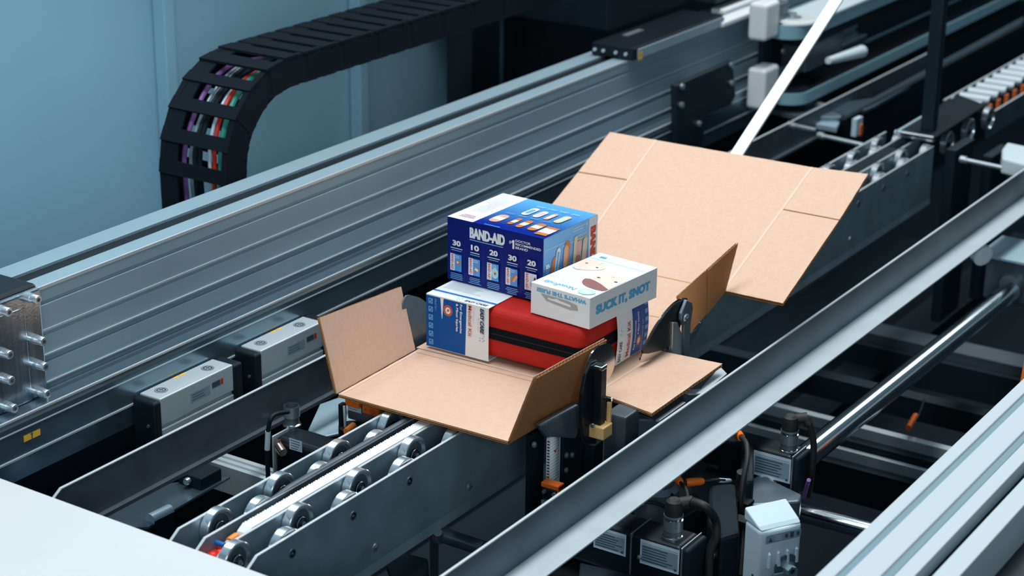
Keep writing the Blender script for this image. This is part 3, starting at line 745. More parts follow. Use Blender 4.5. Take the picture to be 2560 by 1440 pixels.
# front (dark) face
a = Art(O, un, Z)
a.text('BAND-AID', .038, hB-.0225, .058, .0150, 'ink_white', 0, .03, 0, .03)
a.greek(.038, hB-.0250, .058, 1, .002, 'ba_cyan', .0011)
a.text('#', .1030, hB-.0175, .0035, .0050, 'ink_white', 0, .0); a.poly([(.1085, hB-.0235), (.1115, hB-.0235), (.1115, hB-.011), (.1093, hB-.011), (.1070, hB-.0135), (.1070, hB-.0155), (.1085, hB-.0145)], 'ink_white')
for k, s_ in enumerate(('DOCTOR', 'RECOMMENDED', 'BRAND')): a.text(s_, .1135, hB-.0128-k*.0048, (.024, .041, .020)[k], .0034, 'ink_white', 0, .02)
for k, s_ in enumerate(('30', '10', '20', '30', '20')):
    u0 = .0165+k*.0312; v0 = hB-.031-.0003*k
    a.text(s_, u0-.0068, v0-.0078, .0136, .0078, 'ink_white', 0, .015, 0, .05)
    a.greek(u0-.0105, v0-.0112, .0210, 1, .0025, 'ink_white', .0010, centre=True); a.greek(u0-.0090, v0-.0142, .0180, 1, .0025, 'ba_cyan', .0009, centre=True)
    a.rect(u0-.0105, .0155, u0-.0030, .0395, 'ink_white'); a.text('BAND-AID', u0-.0088, .0385, .0215, .0040, 'ba_red', -PI/2, .03)
    a.rect(u0-.0030, .0155, u0+.0085, .0395, 'ba_light' if k != 4 else 'ink_white'); a.greek(u0-.0020, .0370, .0085, 2, .0022, 'ink_white', .0006)
    if k == 0: a.ell(u0+.003, .028, .0042, .0032, 'skin1', .5); a.ell(u0+.002, .0283, .0018, .0015, 'pad')
    if k == 1: a.pill(u0+.003, .0245, .0105, .0055, 'skin1', 1.1, 'pad')
    if k == 2: a.ell(u0+.0025, .0265, .0055, .0075, 'nf_mint'); a.ell(u0+.003, .026, .0028, .0034, 'skin4'); a.ell(u0+.003, .026, .0012, .0014, 'ba_mid')
    if k == 3: a.pill(u0+.001, .026, .012, .0034, 'skin1', 1.0); a.pill(u0+.005, .026, .012, .0034, 'skin2', 1.0)
    if k == 4: a.ell(u0+.002, .024, .0028, .0048, 'nf_mouth'); a.ell(u0+.006, .030, .0020, .0055, 'label_ink'); a.ell(u0+.0045, .021, .003, .002, 'skin3')
    a.greek(u0-.0105, .0115, .0215, 4, .0024, 'ba_cyan', .0008, centre=True)
for k in range(4): a.line(.0320+k*.0312, .006, .0320+k*.0312, hB-.034, .0002, 'ba_mid')
a.done('front_print', body)
# top face
a = Art(O+N_, un, vn)
top_fade = fade('bandage_box_top_fade', (.002, .02, .28), (.12, .46, .86), 'X', O.x+.012, O.x+dB+.0)
a.rect(0, 0, wB, dB, top_fade)
a.rect(.0003, .0003, .0425, dB-.0003, 'box_white'); a.greek(.006, dB-.012, .031, 8, .0050, 'ink_grey', .0011, centre=True); a.greek(.009, dB-.052, .026, 9, .0045, 'ink_grey', .0009, centre=True)
a.greek(.010, .022, .026, 3, .0045, 'ink_pink', .0022, centre=True)
for (uu, vv, L, Wd, mm, pd) in ((.062, .034, .034, .0165, 'skin3', 'pad'), (.0865, .036, .029, .0080, 'skin1', 'pad'), (.1035, .034, .033, .0105, 'skin1', 'pad'), (.1240, .0335, .033, .0140, 'skin1', 'pad')):
    a.pill(uu, vv, L, Wd, mm, PI/2-.05, pd)
a.rect(.1355, .0090, .1545, .0440, 'skin1'); a.rect(.1355, .0185, .1545, .0365, 'pad')
for (uu, vv, L, Wd, mm, in_) in ((.0800, .082, .034, .0115, 'pad', 'nf_blue'), (.0980, .080, .029, .0105, 'pad', 'ink_pink'), (.1150, .080, .029, .0080, 'skin3', 'pad'), (.1345, .079, .033, .0120, 'skin4', 'nf_mint')):
    a.pill(uu, vv, L, Wd, mm, PI/2-.05); a.pill(uu, vv, L*.62, Wd*.6, in_, PI/2-.05)
for k in range(4): a.greek(.0560+k*.0200, .060, .0150, 2, .0030, 'ba_cyan', .0008, centre=True); a.greek(.073+k*.019, .107, .0165, 2, .0030, 'nf_mint', .0008, centre=True)
a.line(.062, -.0001, .088, -.0001, .0022, 'ba_light')
a.done('top_print', body)
# right side face
a = Art(O+U, vn, Z)
side_fade = fade('bandage_box_side_fade', (.01, .10, .50), (.20, .55, .92), 'Z', ZB+.01, ZB+hB)
a.rect(0, 0, dB, hB, side_fade); a.rect(dB-.021, 0, dB, hB, 'box_white'); a.rect(dB-.0215, 0, dB-.021, hB, 'ba_cyan')
a.text('BAND-AID', dB-.0175, hB-.013, .108*.80, .0135, 'ba_red', -PI/2, .03, 0, .07)
a.line(dB-.0165, hB-.003, dB-.0165, hB-.010, .0007, 'ink_grey'); a.line(dB-.010, hB-.003, dB-.010, hB-.010, .0007, 'ink_grey')
a.line(.004, hB-.0175, dB-.026, hB-.0175, .0009, 'nf_mint'); a.line(.044, hB-.0225, dB-.055, hB-.0225, .0011, 'nf_mint'); a.line(dB-.054, hB-.0225, dB-.025, hB-.0225, .0014, 'yellow')
a.greek(dB-.06, hB-.005, .030, 2, .0035, 'ink_white', .0008); a.rect(dB-.029, hB-.008, dB-.025, hB-.0035, 'nf_mint')
a.text('B', .006, .046, .009, .006, 'ink_white', 0, .05); a.greek(.006, .0435, .011, 3, .0028, 'nf_mint', .0008)
for (uu, vv, L, Wd, mm, rt) in ((.020, .026, .066, .0105, 'skin1', 1.35), (.030, .036, .062, .0095, 'skin2', 1.42), (.029, .034, .070, .0085, 'pad', 1.38), (.053, .040, .066, .0130, 'skin1', 1.45), (.052, .052, .030, .0105, 'skin2', 1.47), (.074, .042, .064, .0085, 'skin4', 1.50), (.082, .036, .060, .0125, 'skin3', 1.47), (.080, .026, .040, .0125, 'skin5', 1.47), (.096, .040, .054, .0105, 'skin4', 1.42)):
    a.pill(uu, vv, L, Wd, mm, rt)
a.pill(.029, .034, .060, .0050, 'nf_blue', 1.38); a.ell(.028, .024, .0020, .0035, 'skin1'); a.ell(.026, .014, .0018, .0030, 'label_ink')
a.line(.044, .028, .060, .0295, .0006, 'skin5'); a.line(.043, .034, .059, .0355, .0006, 'skin5')
a.done('side_print', body)

# ================================================================ SNOT BOX
O, U, V_, N_ = boxframe(.1984, .0251, -.0897, .0948, .1522, .0428, KZ1+.0006)
nb = thing('nasal_aspirator_box', O+U/2+V_/2, 'small white box with blue lettering and two baby faces, lying on the red case', 'box')
un, vn = U.normalized(), V_.normalized(); wN, dN, hN = .0948, .1522, .0428
b = MB(); b.obox(O, U, V_, N_, 'box_white'); body = b.build('carton', nb, .0008, 2)
a = Art(O+N_+U, -un, -vn)   # read from the far end: origin far right of the top seen from behind
a = Art(O+N_+U+V_*0, vn*0+(-un), -vn)
a.o = O+N_+U
# coordinates below: A = from right edge toward left (0..wN), B = negative depth from the near edge (0..-dN)
a.rect(.001, -.128, wN-.001, -.1255, 'nf_mint')
a.rect(wN-.022, -.140, wN-.012, -.134, 'nf_blue')
o_n = O+N_+U
def PU(px, py):
    q = at(px, py, z=o_n.z)-o_n; return (q.dot(-un), -q.dot(vn))
def PZ(x, y): return PU(1000+x/3.654, 450+y/3.654)   # read off an enlargement of the photo
def clipA(L): return [(min(max(a_, .0006), wN-.0006), b_) for a_, b_ in L]
a.poly(clipA([PZ(*q) for q in ((1700, 895), (1722, 882), (1800, 864), (1880, 862), (1960, 872), (2030, 896), (2075, 930), (2070, 960), (2030, 985), (1975, 1010), (1900, 1005), (1830, 950), (1760, 912))]), 'nf_skin')
a.poly(clipA([PZ(*q) for q in ((1661, 935), (1668, 916), (1690, 900), (1730, 903), (1780, 920), (1830, 948), (1875, 982), (1905, 1003), (1945, 992), (1930, 1010), (1905, 1020), (1850, 1017), (1780, 1003), (1710, 978), (1672, 955))]), 'nf_mouth')
def eye(x, y, r=.0026): q = PZ(x, y); a.ell(q[0], q[1], r, r*.75, 'ink_navy')
eye(1815, 893); eye(1972, 935); q = PZ(1945, 890); a.ell(q[0], q[1], .0034, .0014, 'nf_rose')
for e_ in (((1775, 888), (1785, 897)), ((1990, 950), (2012, 944))): a.line(*PZ(*e_[0]), *PZ(*e_[1]), .0006, 'ink_grey')
a.poly(clipA([PZ(*q) for q in ((1578, 795), (1650, 745), (1700, 722), (1760, 735), (1840, 752), (1888, 778), (1880, 812), (1820, 826), (1740, 828), (1660, 822), (1610, 815))]), 'nf_skin')
eye(1705, 762, .0022); eye(1800, 803, .0022)
for e_ in (((1578, 795), (1600, 812)), ((1600, 812), (1630, 820)), ((1630, 820), (1648, 812))): a.line(*PZ(*e_[0]), *PZ(*e_[1]), .0011, 'ink_grey')
a.line(*PZ(1812, 775), *PZ(1868, 762), .0014, 'nf_mint')
a.text('NoseFrida', .0335, -.0190, .0500, .0095, 'nf_blue', 0, .0, .25); a.text('the Snotsucker', .046, -.0285, .022, .0025, 'nf_mint')
a.ell(.0165, -.0155, .0120, .0105, 'nf_mint'); a.ell(.0165, -.0155, .0062, .0050, 'box_white', 0); a.greek(.0125, -.0135, .008, 2, .003, 'nf_mint', .0008)
a.done('top_print', body)
a = Art(O+U+N_, -un, -Z)   # front face, printed upside down
a.text("WHAT'S THE FUSS?", .0055, .0045, wN-.0150, .0058, 'nf_blue', 0, .02, 0, .06)
a.poly([(wN-.016, .0115), (wN-.026, .0200), (.030, .0235), (.018, .0215), (.020, .0145), (.034, .0120)], 'nf_grey')
a.poly([(wN-.028, .0170), (.030, .0195), (.030, .0165), (.048, .0148), (.052, .0130), (.058, .0150), (wN-.028, .0150)], 'box_white')
a.line(.025, hN-.0008, .062, hN-.0008, .0004, 'nf_grey')
a.done('front_print', body)
a = Art(O+U, vn, Z)
a.text('SUCK IT, SNOT', .0135, .0140, dN-.030, .0150, 'nf_blue', 0, .03, 0, .055)
a.done('side_print', body)

# ================================================================ FLAP PLOUGHS
def plate_y(mb, px_pts, y, th_, m):
    mb.prism([at(px_, py_, y=y) for px_, py_ in px_pts], (0, th_, 0), m)
def smooth_poly(pts, sub=5):
    P = [Vector((*p, 0)) for p in pts]; out = []; n = len(P)
    for i in range(n):
        a_, b_, c_, d_ = P[(i-1) % n], P[i], P[(i+1) % n], P[(i+2) % n]
        for k in range(sub):
            t = k/sub; q = .5*((2*b_)+(c_-a_)*t+(2*a_-5*b_+4*c_-d_)*t*t+(3*b_-a_-3*c_+d_)*t**3); out.append((q.x, q.y))
    return out
pl = thing('flap_plough', (.14, -.11, -.1), 'rounded steel folding plate with black post and tan clamp, at near right flap', 'folding plate')
b = MB(); plate_y(b, smooth_poly([(1452, 1055), (1454, 1000), (1461, 935), (1476, 890), (1500, 864), (1524, 860), (1536, 878), (1536, 915), (1524, 945), (1508, 961), (1500, 985), (1494, 1020), (1488, 1060), (1470, 1085)]), -.1135, .002, 'mirror')
b.build('paddle', pl)
b = MB(); plate_y(b, [(1454, 1060), (1456, 985), (1466, 935), (1480, 905), (1494, 900), (1491, 1110), (1462, 1110)], -.1185, .005, 'black_gloss'); b.build('backing', pl, .001)
tp = at(1498, 922, y=-.124); bt = at(1492, 1082, y=-.124)
b = MB(); b.box((tp.x-.006, -.131, bt.z), (tp.x+.007, -.119, tp.z), 'black_gloss'); b.build('post', pl, .0006)
b = MB(); b.box((tp.x-.0065, -.1315, tp.z), (tp.x+.0075, -.1185, tp.z+.0055), 'chrome'); b.build('post_cap', pl, .001)
c0 = at(1484, 1090, y=-.135)
b = MB(); zc0 = at(1486, 1111, y=-.135).z
b.box((tp.x-.011, -.139, zc0), (tp.x+.012, -.117, zc0+.017), 'tan'); b.box((tp.x-.011, -.118, zc0+.017), (tp.x+.008, -.114, zc0+.028), 'tan'); b.box((tp.x+.008, -.137, zc0), (tp.x+.013, -.131, zc0+.045), 'tan')
b.build('clamp', pl, .0015)
b = MB(); b.box((tp.x+.0085, -.1372, zc0+.045), (tp.x+.0132, -.1308, zc0+.0505), 'chrome'); b.cyl((tp.x-.011, -.124, zc0+.018), (tp.x-.014, -.124, zc0+.018), .003, 'steel', 12); b.build('clamp_tip', pl, .0006)
b = MB(); b.box((tp.x+.016, -.155, zc0-.12), (tp.x+.052, -.125, zc0+.026), 'guide'); b.build('slide_block', pl, .002)

pl = thing('flap_plough', (.37, -.09, -.1), 'curved steel folding plate with pin-jointed link arm at far right flap', 'folding plate')
b = MB(); plate_y(b, smooth_poly([(1603, 906), (1606, 885), (1618, 855), (1636, 820), (1660, 785), (1685, 758), (1706, 746), (1719, 748), (1712, 775), (1702, 815), (1690, 850), (1668, 878), (1640, 893)]), -.093, .002, 'mirror')
b.build('paddle', pl)
b = MB(); plate_y(b, smooth_poly([(1608, 884), (1622, 852), (1640, 820), (1662, 788), (1686, 762), (1706, 752), (1714, 756), (1702, 805), (1690, 850), (1660, 873)], 3), -.0965, .003, 'black_gloss'); b.build('backing', pl)
b = MB(); plate_y(b, [(1718, 750), (1731, 756), (1733, 772), (1727, 810), (1724, 890), (1711, 890), (1711, 815), (1704, 800), (1704, 785)], -.103, .005, 'steel_dark'); b.build('link_arm', pl, .001)
q = at(1714, 796, y=-.104); b = MB(); b.lathe([(0, .0064), (.002, .0064), (.003, .0055), (.003, .0038), (.0015, .0036), (.0042, .0030), (.0042, .001)], q, -Y, 'steel', 28, mats=['steel', 'chrome', 'steel', 'label_ink', 'label_ink', 'steel_dark']); b.build('pivot', pl)
b = MB(); plate_y(b, [(1683, 806), (1694, 806), (1704, 830), (1707, 890), (1680, 890)], -.100, .006, 'steel'); b.build('bracket', pl, .001)
b = MB(); pA, pB, pC, pD = [at(*p, z=-.012) for p in ((1728, 800), (1755, 808), (1726, 833), (1716, 822))]
for p_, q_ in ((pA, pB), (pB, pC)): b.tube([p_, q_], .0016, 'steel', 8, 1)
b.prism([pB, pC, pC-Vector((0, 0, .02))], (0, .002, 0), 'steel_dark'); b.build('side_lug', pl)

pl = thing('flap_plough', (.19, .2, -.05), 'rounded clear-edged folding plate standing behind the left cardboard flap', 'folding plate')
b = MB(); plate_y(b, smooth_poly([(1006, 790), (1014, 742), (1038, 741), (1058, 750), (1070, 768), (1074, 830), (1062, 868), (1048, 890), (1030, 880)]), .2035, .002, 'steel_dark'); b.build('paddle', pl)

# support plates under the flaps
sp_ = thing('flap_support', (.3, -.17, -.02), 'bent shiny sheet ledge under the flat right cardboard flap', 'support')
zs = -.004
b = MB(); b.prism([at(p_, q_, z=zs) for p_, q_ in ((1752, 972), (1800, 916), (1817, 934), (1757, 984), (1722, 984), (1700, 975))], (0, 0, -.002), 'flange'); b.build('far_ledge', sp_)
b = MB(); b.prism([at(p_, q_, z=zs-.001) for p_, q_ in ((1590, 1033), (1705, 985), (1714, 1006), (1652, 1051), (1640, 1049))], (0, 0, -.002), 'guide')
b.prism([at(p_, q_, z=zs) for p_, q_ in ((1640, 1049), (1706, 1004), (1714, 1006), (1650, 1051))], (0, 0, -.003), 'edge'); b.build('near_ledge', sp_)
b = MB(); b.prism([at(p_, q_, z=zs-.004) for p_, q_ in ((1510, 1000), (1600, 1025), (1652, 1050), (1600, 1047), (1530, 1040))], (0, 0, -.003), 'steel_dark'); b.build('cast_arm', sp_)
sp2 = MB(); sp2.prism([at(p_, q_, y=-.102) for p_, q_ in ((1350, 1064), (1448, 1010), (1450, 1066), (1442, 1098), (1400, 1094), (1372, 1094))], (0, .010, 0), 'steel_dark'); tag(sp2.build('cast_bracket', bevel=.003), 'dark cast bracket below the near right cardboard flap', 'bracket')

# ================================================================ LIFT UNIT UNDER THE FLAP
lf = thing('lift_unit', (.18, -.07, -.35), 'dark upright lift columns beside the white toothed rack', 'lift mechanism')
def column(px_, w1, pyt, pyb, y, dpt, m, nm='column', par=None, bev=.001):
    p = at(px_, pyt, y=y); q = at(px_+w1, pyt, y=y); r_ = at(px_, pyb, y=y); mb = MB()
    mb.box((p.x, y, r_.z), (q.x, y+dpt, p.z), m); return mb.build(nm, par, bev)
column(1325, 36, 1090, 1500, -.075, .006, 'dark', par=lf); column(1408, 40, 1088, 1500, -.085, .008, 'darkblue', par=lf); column(1455, 26, 1095, 1500, -.10, .02, 'dark', par=lf); column(1486, 22, 1115, 1500, -.115, .015, 'darkblue', par=lf)
for (px_, py_) in ((1334, 1111), (1429, 1137), (1414, 1175), (1415, 1138), (1431, 1069), (1420, 1050)):
    p = at(px_, py_, y=-.0865); b = MB(); b.lathe([(0, .0042), (.002, .0040), (.0035, .0022)], p, -Y, 'steel', 12); b.build('screw', lf)
p = at(1372, 1096, y=-.088); q = at(1402, 1096, y=-.088); r_ = at(1372, 1205, y=-.088)
rk = thing('toothed_rack', (p.x, -.08, r_.z-.01), 'white plastic toothed rack standing under the near right flap', 'rack')
b = MB(); b.box((p.x, -.088, r_.z-.03), (q.x, -.084, p.z), 'pale'); b.build('rack_body', rk, .001)
b = MB(); nt_ = 15
for k in range(nt_):
    zz = p.z-(k+.5)*(p.z-r_.z)/nt_; b.cyl((p.x-.0012, -.0885, zz), (q.x-.008, -.0885, zz), .0030, 'belt', 10)
b.build('teeth', rk)
b = MB(); pp = at(1388, 1126, y=-.092); b.prism([pp+Vector((-.004, 0, .002)), pp+Vector((0, 0, -.003)), pp+Vector((.004, 0, .002)), pp+Vector((.001, 0, 0))], (0, -.0004, 0), 'ink_red'); b.build('wear_mark', rk)

def orange_sensor(px_, py_, z, sx, sy, sz, label, yaw=0.0):
    p = at(px_, py_, y=z); t = thing('photo_sensor', p-Vector((0, 0, sz)), label, 'sensor', 'orange and black sensors')
    b = MB(); b.box((p.x, p.y-sy, p.z-sz*.35), (p.x+sx, p.y, p.z), 'orange'); b.box((p.x, p.y-sy, p.z-sz), (p.x+sx, p.y-sy+.003, p.z), 'orange'); b.build('orange_case', t, .0015)
    b = MB(); b.box((p.x-.001, p.y-sy+.003, p.z-sz*1.1), (p.x+sx, p.y-.002, p.z-sz*.35), 'black'); b.build('black_case', t, .001)
    b = MB()
    for k in (.25, .8): b.cyl((p.x-.004, p.y-sy*k, p.z-sz*.55), (p.x+.002, p.y-sy*k, p.z-sz*.55), .0025, 'steel', 12)
    b.build('screw', t)
    a = Art((p.x-.0015, p.y-.002, p.z-sz*1.1-.008), -Y, Z); a.rect(0, 0, sy*.7, .007, 'grey_label'); a.greek(.002, .0055, sy*.55, 2, .003, 'label_ink', .0006); a.done('rating_label', t)
    return t
orange_sensor(1352, 1204, -.098, .014, .026, .020, 'orange and black sensor block low beside the white toothed rack')

# orange sensor under the carton's front edge at left
t = thing('light_barrier', at(905, 1020, z=-.02), 'orange sensor bar with printed arrow, under the front edge of the carton', 'sensor')
p = at(905, 1012, z=-.012); q = at(946, 1025, z=-.012)
b = MB(); b.box((p.x, q.y, p.z-.011), (p.x+.012, p.y, p.z), 'orange'); b.build('orange_case', t, .001)
a = Art((p.x, p.y, p.z-.011), -Y, Z); a.line(.005, .0055, .010, .0055, .0008, 'ink_red'); a.poly([(.003, .0055), (.006, .0035), (.006, .0075)], 'ink_red'); a.ell(.0165, .0055, .0036, .0036, 'ink_red'); a.ell(.0165, .0055, .0026, .0026, 'orange'); a.line(.013, .0055, .020, .0055, .0006, 'ink_red'); a.line(.0165, .002, .0165, .009, .0006, 'ink_red'); a.done('arrow_print', t)
p = at(862, 996, z=-.014); q = at(896, 1006, z=-.014)
b = MB(); b.box((p.x, q.y, p.z-.010), (p.x+.012, p.y, p.z), 'orange'); b.build('second_case', t, .001)
b = MB(); p = at(868, 1008, z=-.022); b.box((p.x, p.y-.05, p.z-.022), (p.x+.02, p.y, p.z), 'steel_dark'); b.build('bracket', t, .002)
a = Art((p.x-.0002, p.y-.001, p.z-.009), -Y, Z); a.rect(0, 0, .022, .008, 'pale_label'); a.greek(.002, .006, .017, 2, .003, 'label_ink', .0007); a.done('rating_label', t)
b = MB(); p = at(880, 1062, z=-.05); b.lathe([(0, .018), (.022, .018), (.024, .014)], p-Vector((0, 0, .024)), Z, 'black', 28); tag(b.build('black_cup'), 'round black cap below the orange sensors at left of the conveyor', 'cap')
b = MB(); b.cyl(at(866, 1080, z=-.045), at(884, 1064, z=-.045), .005, 'orange_hi', 14); tag(b.build('cable_plug', bevel=.001), 'tiny orange cable plug peeking over the left conveyor plate', 'plug')

# bright bulkhead behind left motor
b = MB(); b.prism([at(*p_, z=-.10) for p_ in ((770, 1075), (800, 1010), (870, 985), (905, 1010), (880, 1075), (815, 1090))], (0, 0, -.004), 'alu'); tag(b.build('sheet_tray', bevel=.001), 'blue-grey sheet metal tray behind the left motor', 'tray')
b = MB(); p = at(845, 1010, z=-.02); b.box((p.x, p.y-.006, p.z-.035), (p.x+.01, p.y, p.z), 'black'); b.cyl((p.x, p.y-.012, p.z-.06), (p.x, p.y-.010, p.z), .002, 'alu_matte', 8); tag(b.build('cable_bundle', bevel=.002), 'short black cable bundle beside the left orange sensors', 'cable')

# ================================================================ MOTORS
def motor(corner, L, wx, hz, label, plates, conn_at, top_label=False, seam=None, zcap=True):
    """square motor lying along Y; corner = top edge on the label side at the -Y end"""
    x0, y0, z1 = corner; t = thing('servo_motor', (x0+wx/2, y0+L/2, z1-hz), label, 'motor', 'black servo motors')
    b = MB(); b.box((x0, y0+.010, z1-hz), (x0+wx, y0+L, z1), 'black_gloss'); b.build('body', t, .007, 4)
    b = MB(); b.box((x0+.0005, y0, z1-hz+.0005), (x0+wx-.0005, y0+.0085, z1-.0005), 'darkblue'); b.build('end_cover', t, .009, 4)
    b = MB(); b.box((x0-.0006, y0+.0085, z1-hz-.0004), (x0+wx+.0006, y0+.0105, z1+.0006), 'steel'); b.build('gasket_ring', t, .0085, 4)
    if seam:
        b = MB(); b.box((x0-.0008, y0+seam, z1-hz-.0004), (x0+wx+.0008, y0+seam+.003, z1+.0008), 'steel_dark'); b.build('gasket_ring', t, .0085, 4)
        b = MB(); b.lathe([(0, .0035), (.002, .0030), (.003, .001)], (x0-.0008, y0+seam-.012, z1-hz*.45), -X, 'steel', 10); b.build('screw', t)
    for (ya, yb, za, zb_) in plates:
        a = Art((x0-.0003, y0+yb, z1-zb_), -Y, Z); W2, H2 = yb-ya, zb_-za
        a.rect(0, 0, W2, H2, 'pale_label'); a.rect(.002, H2*.10, W2-.002, H2*.80, 'grey_label')
        a.greek(.003, H2*.72, W2-.008, 6, H2*.11, 'label_ink', H2*.04); a.line(.002, H2*.86, W2-.002, H2*.86, .0005, 'label_ink'); a.ell(W2-.005, .0045, .0017, .0017, 'label_ink')
        a.done('rating_plate', t)
    if top_label:
        a = Art((x0+.012, y0+L*.86, z1), -Y, X); a.rect(0, 0, .024, .011, 'pale_label'); a.greek(.002, .008, .012, 3, .003, 'label_ink', .0008); a.ell(.019, .004, .003, .003, 'label_ink'); a.done('warning_label', t)
    if conn_at:
        c = Vector((x0+conn_at[0], y0+conn_at[1], z1))
        b = MB(); b.lathe([(0, .0125), (.002, .0125), (.003, .0105), (.004, .0118), (.010, .0112), (.0105, .0120), (.024, .0120), (.0245, .0105), (.027, .0105), (.0275, .0120), (.030, .0120)], c, Z, 'chrome', 36, mats=['steel', 'chrome', 'chrome', 'steel_dark', 'chrome', 'steel', 'chrome', 'chrome', 'chrome', 'steel'])
        b.build('connector', t)
        return t, c
    return t, None
mA = at(1722, 1377, z=-.10)
t, c = motor((mA.x, mA.y, -.10), .22, .050, .062, 'black servo motor with two rating plates low in front, right of the angle rail', [(.012, .066, .003, .036), (.086, .132, .004, .034)], (.022, .034), True, seam=.078)
def plug_cable(c, pts, label, group='cables around the lower motors', r=.0055):
    t = thing('plug_cable', c, label, 'cable', group)
    b = MB(); b.lathe([(0, .0115), (.012, .0112), (.018, .0100), (.021, .006)], c, Z, 'rubber', 28); d = Vector((.5, -.8, .1)).normalized()
    b.tube([c+Vector((0, 0, .012)), c+Vector((.008, -.008, .014)), c+Vector((.014, -.018, .016))], .0078, 'rubber', 14, 4); b.build('elbow_plug', t)
    b = MB()
    for k in range(5):
        s0 = c+Vector((.012, -.016, .016)); q_ = s0.lerp(pts[0], .10+.14*k); b.lathe([(0, .0070), (.0016, .0070)], q_, pts[0]-s0, 'rubber', 16)
    b.build('strain_relief', t)
    b = MB(); b.tube([c+Vector((.012, -.016, .016))]+pts, r, 'rubber', 12, 8); b.build('cord', t); return t
cc_ = c+Vector((0, 0, .030))
plug_cable(cc_, [at(1765, 1268, z=cc_.z+.018), at(1788, 1300, z=cc_.z-.01), at(1790, 1340, z=cc_.z-.03), at(1775, 1380, z=cc_.z-.05), at(1772, 1440, z=cc_.z-.08)], 'thick black cable with elbow plug rising from the front servo motor')
mB = at(1998, 1147, z=-.10)
t, c = motor((mB.x, mB.y, -.10), .12, .042, .058, 'black servo motor with one rating plate beside the long polished rod', [(.011, .066, .004, .040)], (.018, .024), False)
cc_ = c+Vector((0, 0, .030))
plug_cable(cc_, [at(2025, 1065, z=cc_.z+.006), at(2034, 1110, z=cc_.z-.02), at(2030, 1180, z=cc_.z-.06), at(2020, 1240, z=cc_.z-.10)], 'black cable with elbow plug on the motor beside the long polished rod', r=.0045)
# left motor behind the conveyor
t = thing('servo_motor', (-.02, .2, -.115), 'black servo motor under the left guide plate with a bare threaded socket', 'motor', 'black servo motors')
x0, y0 = -.046, .150
b = MB(); b.box((x0, .120, -.118), (x0+.046, .262, -.055), 'black_gloss'); b.build('body', t, .009, 4)
b = MB(); b.box((x0-.0006, .262, -.1185), (x0+.0466, .2645, -.0544), 'alu_matte'); b.build('gasket_ring', t, .009, 4)
c = at(730, 1062, z=-.055); b = MB(); b.lathe([(0, .012), (.002, .012), (.003, .010), (.012, .0095), (.0125, .0108), (.028, .0108), (.028, .0085), (.020, .008)], c, Z, 'chrome', 32, mats=['steel', 'chrome', 'steel_dark', 'steel', 'steel', 'chrome', 'label_ink']); b.build('connector', t)
p = at(708, 1132, x=-.056); b = MB(); b.cyl(p, p+Vector((.006, .012, .004)), .006, 'copper', 16); b.cyl(p+Vector((.004, .010, .004)), p+Vector((.009, .016, .010)), .0042, 'copper', 6); b.build('air_fitting', t)
q = at(724, 1122, x=x0-.0004); a = Art(q, -Y, Z); a.rect(0, 0, .021, .016, 'pale_label'); a.greek(.002, .013, .016, 4, .0035, 'label_ink', .001); a.done('rating_plate', t)
b = MB(); p = at(670, 1078, x=-.07); q = at(668, 1124, x=-.07); b.tube([q+Vector((0, 0, -.06)), q, p, at(682, 1040, x=-.065), at(720, 1030, x=-.03)], .0030, 'black', 12, 6); b.cyl(q, p, .0036, 'pale_label', 14); tag(b.build('tube_line'), 'upright black air line with a pale sleeve beside the left motor', 'cable')

# cables and orange plugs around the lower motors
def cable(pts, r, label, mm='rubber', plug=None, name='cable', sleeve=None):
    t = thing(name, pts[0], label, 'cable', 'cables around the lower motors')
    b = MB(); b.tube(pts, r, mm, 10, 8); b.build('cord', t)
    if plug: 
        d = (pts[0]-pts[1]).normalized(); b = MB(); b.lathe([(0, r*1.5), (.004, .0052), (.020, .0058), (.024, .0052)], pts[0]-d*.002, d, 'orange', 18); b.build('orange_plug', t)
    if sleeve:
        b = MB(); b.tube([pts[-2].lerp(pts[-1], .2), pts[-1]], r*1.25, 'pale_label', 10, 1); b.build('pale_sleeve', t)
    return t
zc_ = -.075
cable([at(1700, 1205, z=zc_), at(1714, 1222, z=zc_), at(1720, 1248, z=zc_), at(1717, 1262, z=zc_-.01)], .0024, 'thin cable with orange plug just right of the angle rail', plug=1, sleeve=1)
cable([at(1756, 1203, z=zc_-.02), at(1790, 1200, z=zc_-.02), at(1825, 1202, z=zc_-.03)], .0024, 'dim orange plug and cable right of the brighter one', plug=1, sleeve=1)
cable([at(1852, 1092, z=-.06), at(1866, 1110, z=-.06), at(1868, 1150, z=-.07), at(1858, 1200, z=-.09), at(1852, 1260, z=-.12), at(1858, 1330, z=-.16), at(1850, 1440, z=-.2)], .0035, 'black cable with orange plug hanging left of the far motor', plug=1)
cable([at(1590, 1252, z=-.085), at(1640, 1258, z=-.085), at(1675, 1275, z=-.09), at(1690, 1300, z=-.10)], .0026, 'thin black cable curving out from under the angle rail toward the plug')
cable([at(1650, 1218, z=-.09), at(1672, 1230, z=-.09), at(1690, 1250, z=-.09), at(1695, 1270, z=-.10)], .0022, 'thin cable with a pale tip beside the silver gearbox', sleeve=1)
cable([at(1668, 1300, z=-.10), at(1678, 1312, z=-.105), at(1680, 1330, z=-.12)], .003, 'pale grey cable end behind the front motor', mm='grey_label')
cable([at(1780, 1385, z=-.13), at(1795, 1410, z=-.15), at(1800, 1445, z=-.17)], .003, 'purple cable at the bottom edge beside the front motor', mm='purple')
cable([at(2022, 1200, z=-.12), at(2016, 1220, z=-.14), at(2010, 1245, z=-.16)], .0028, 'purple cable hanging under the far motor', mm='purple')
b = MB(); b.tube([at(1855, 1180, z=-.09), at(1852, 1230, z=-.12), at(1860, 1290, z=-.14), at(1862, 1360, z=-.18), at(1855, 1445, z=-.22)], .007, 'rubber', 12, 8)
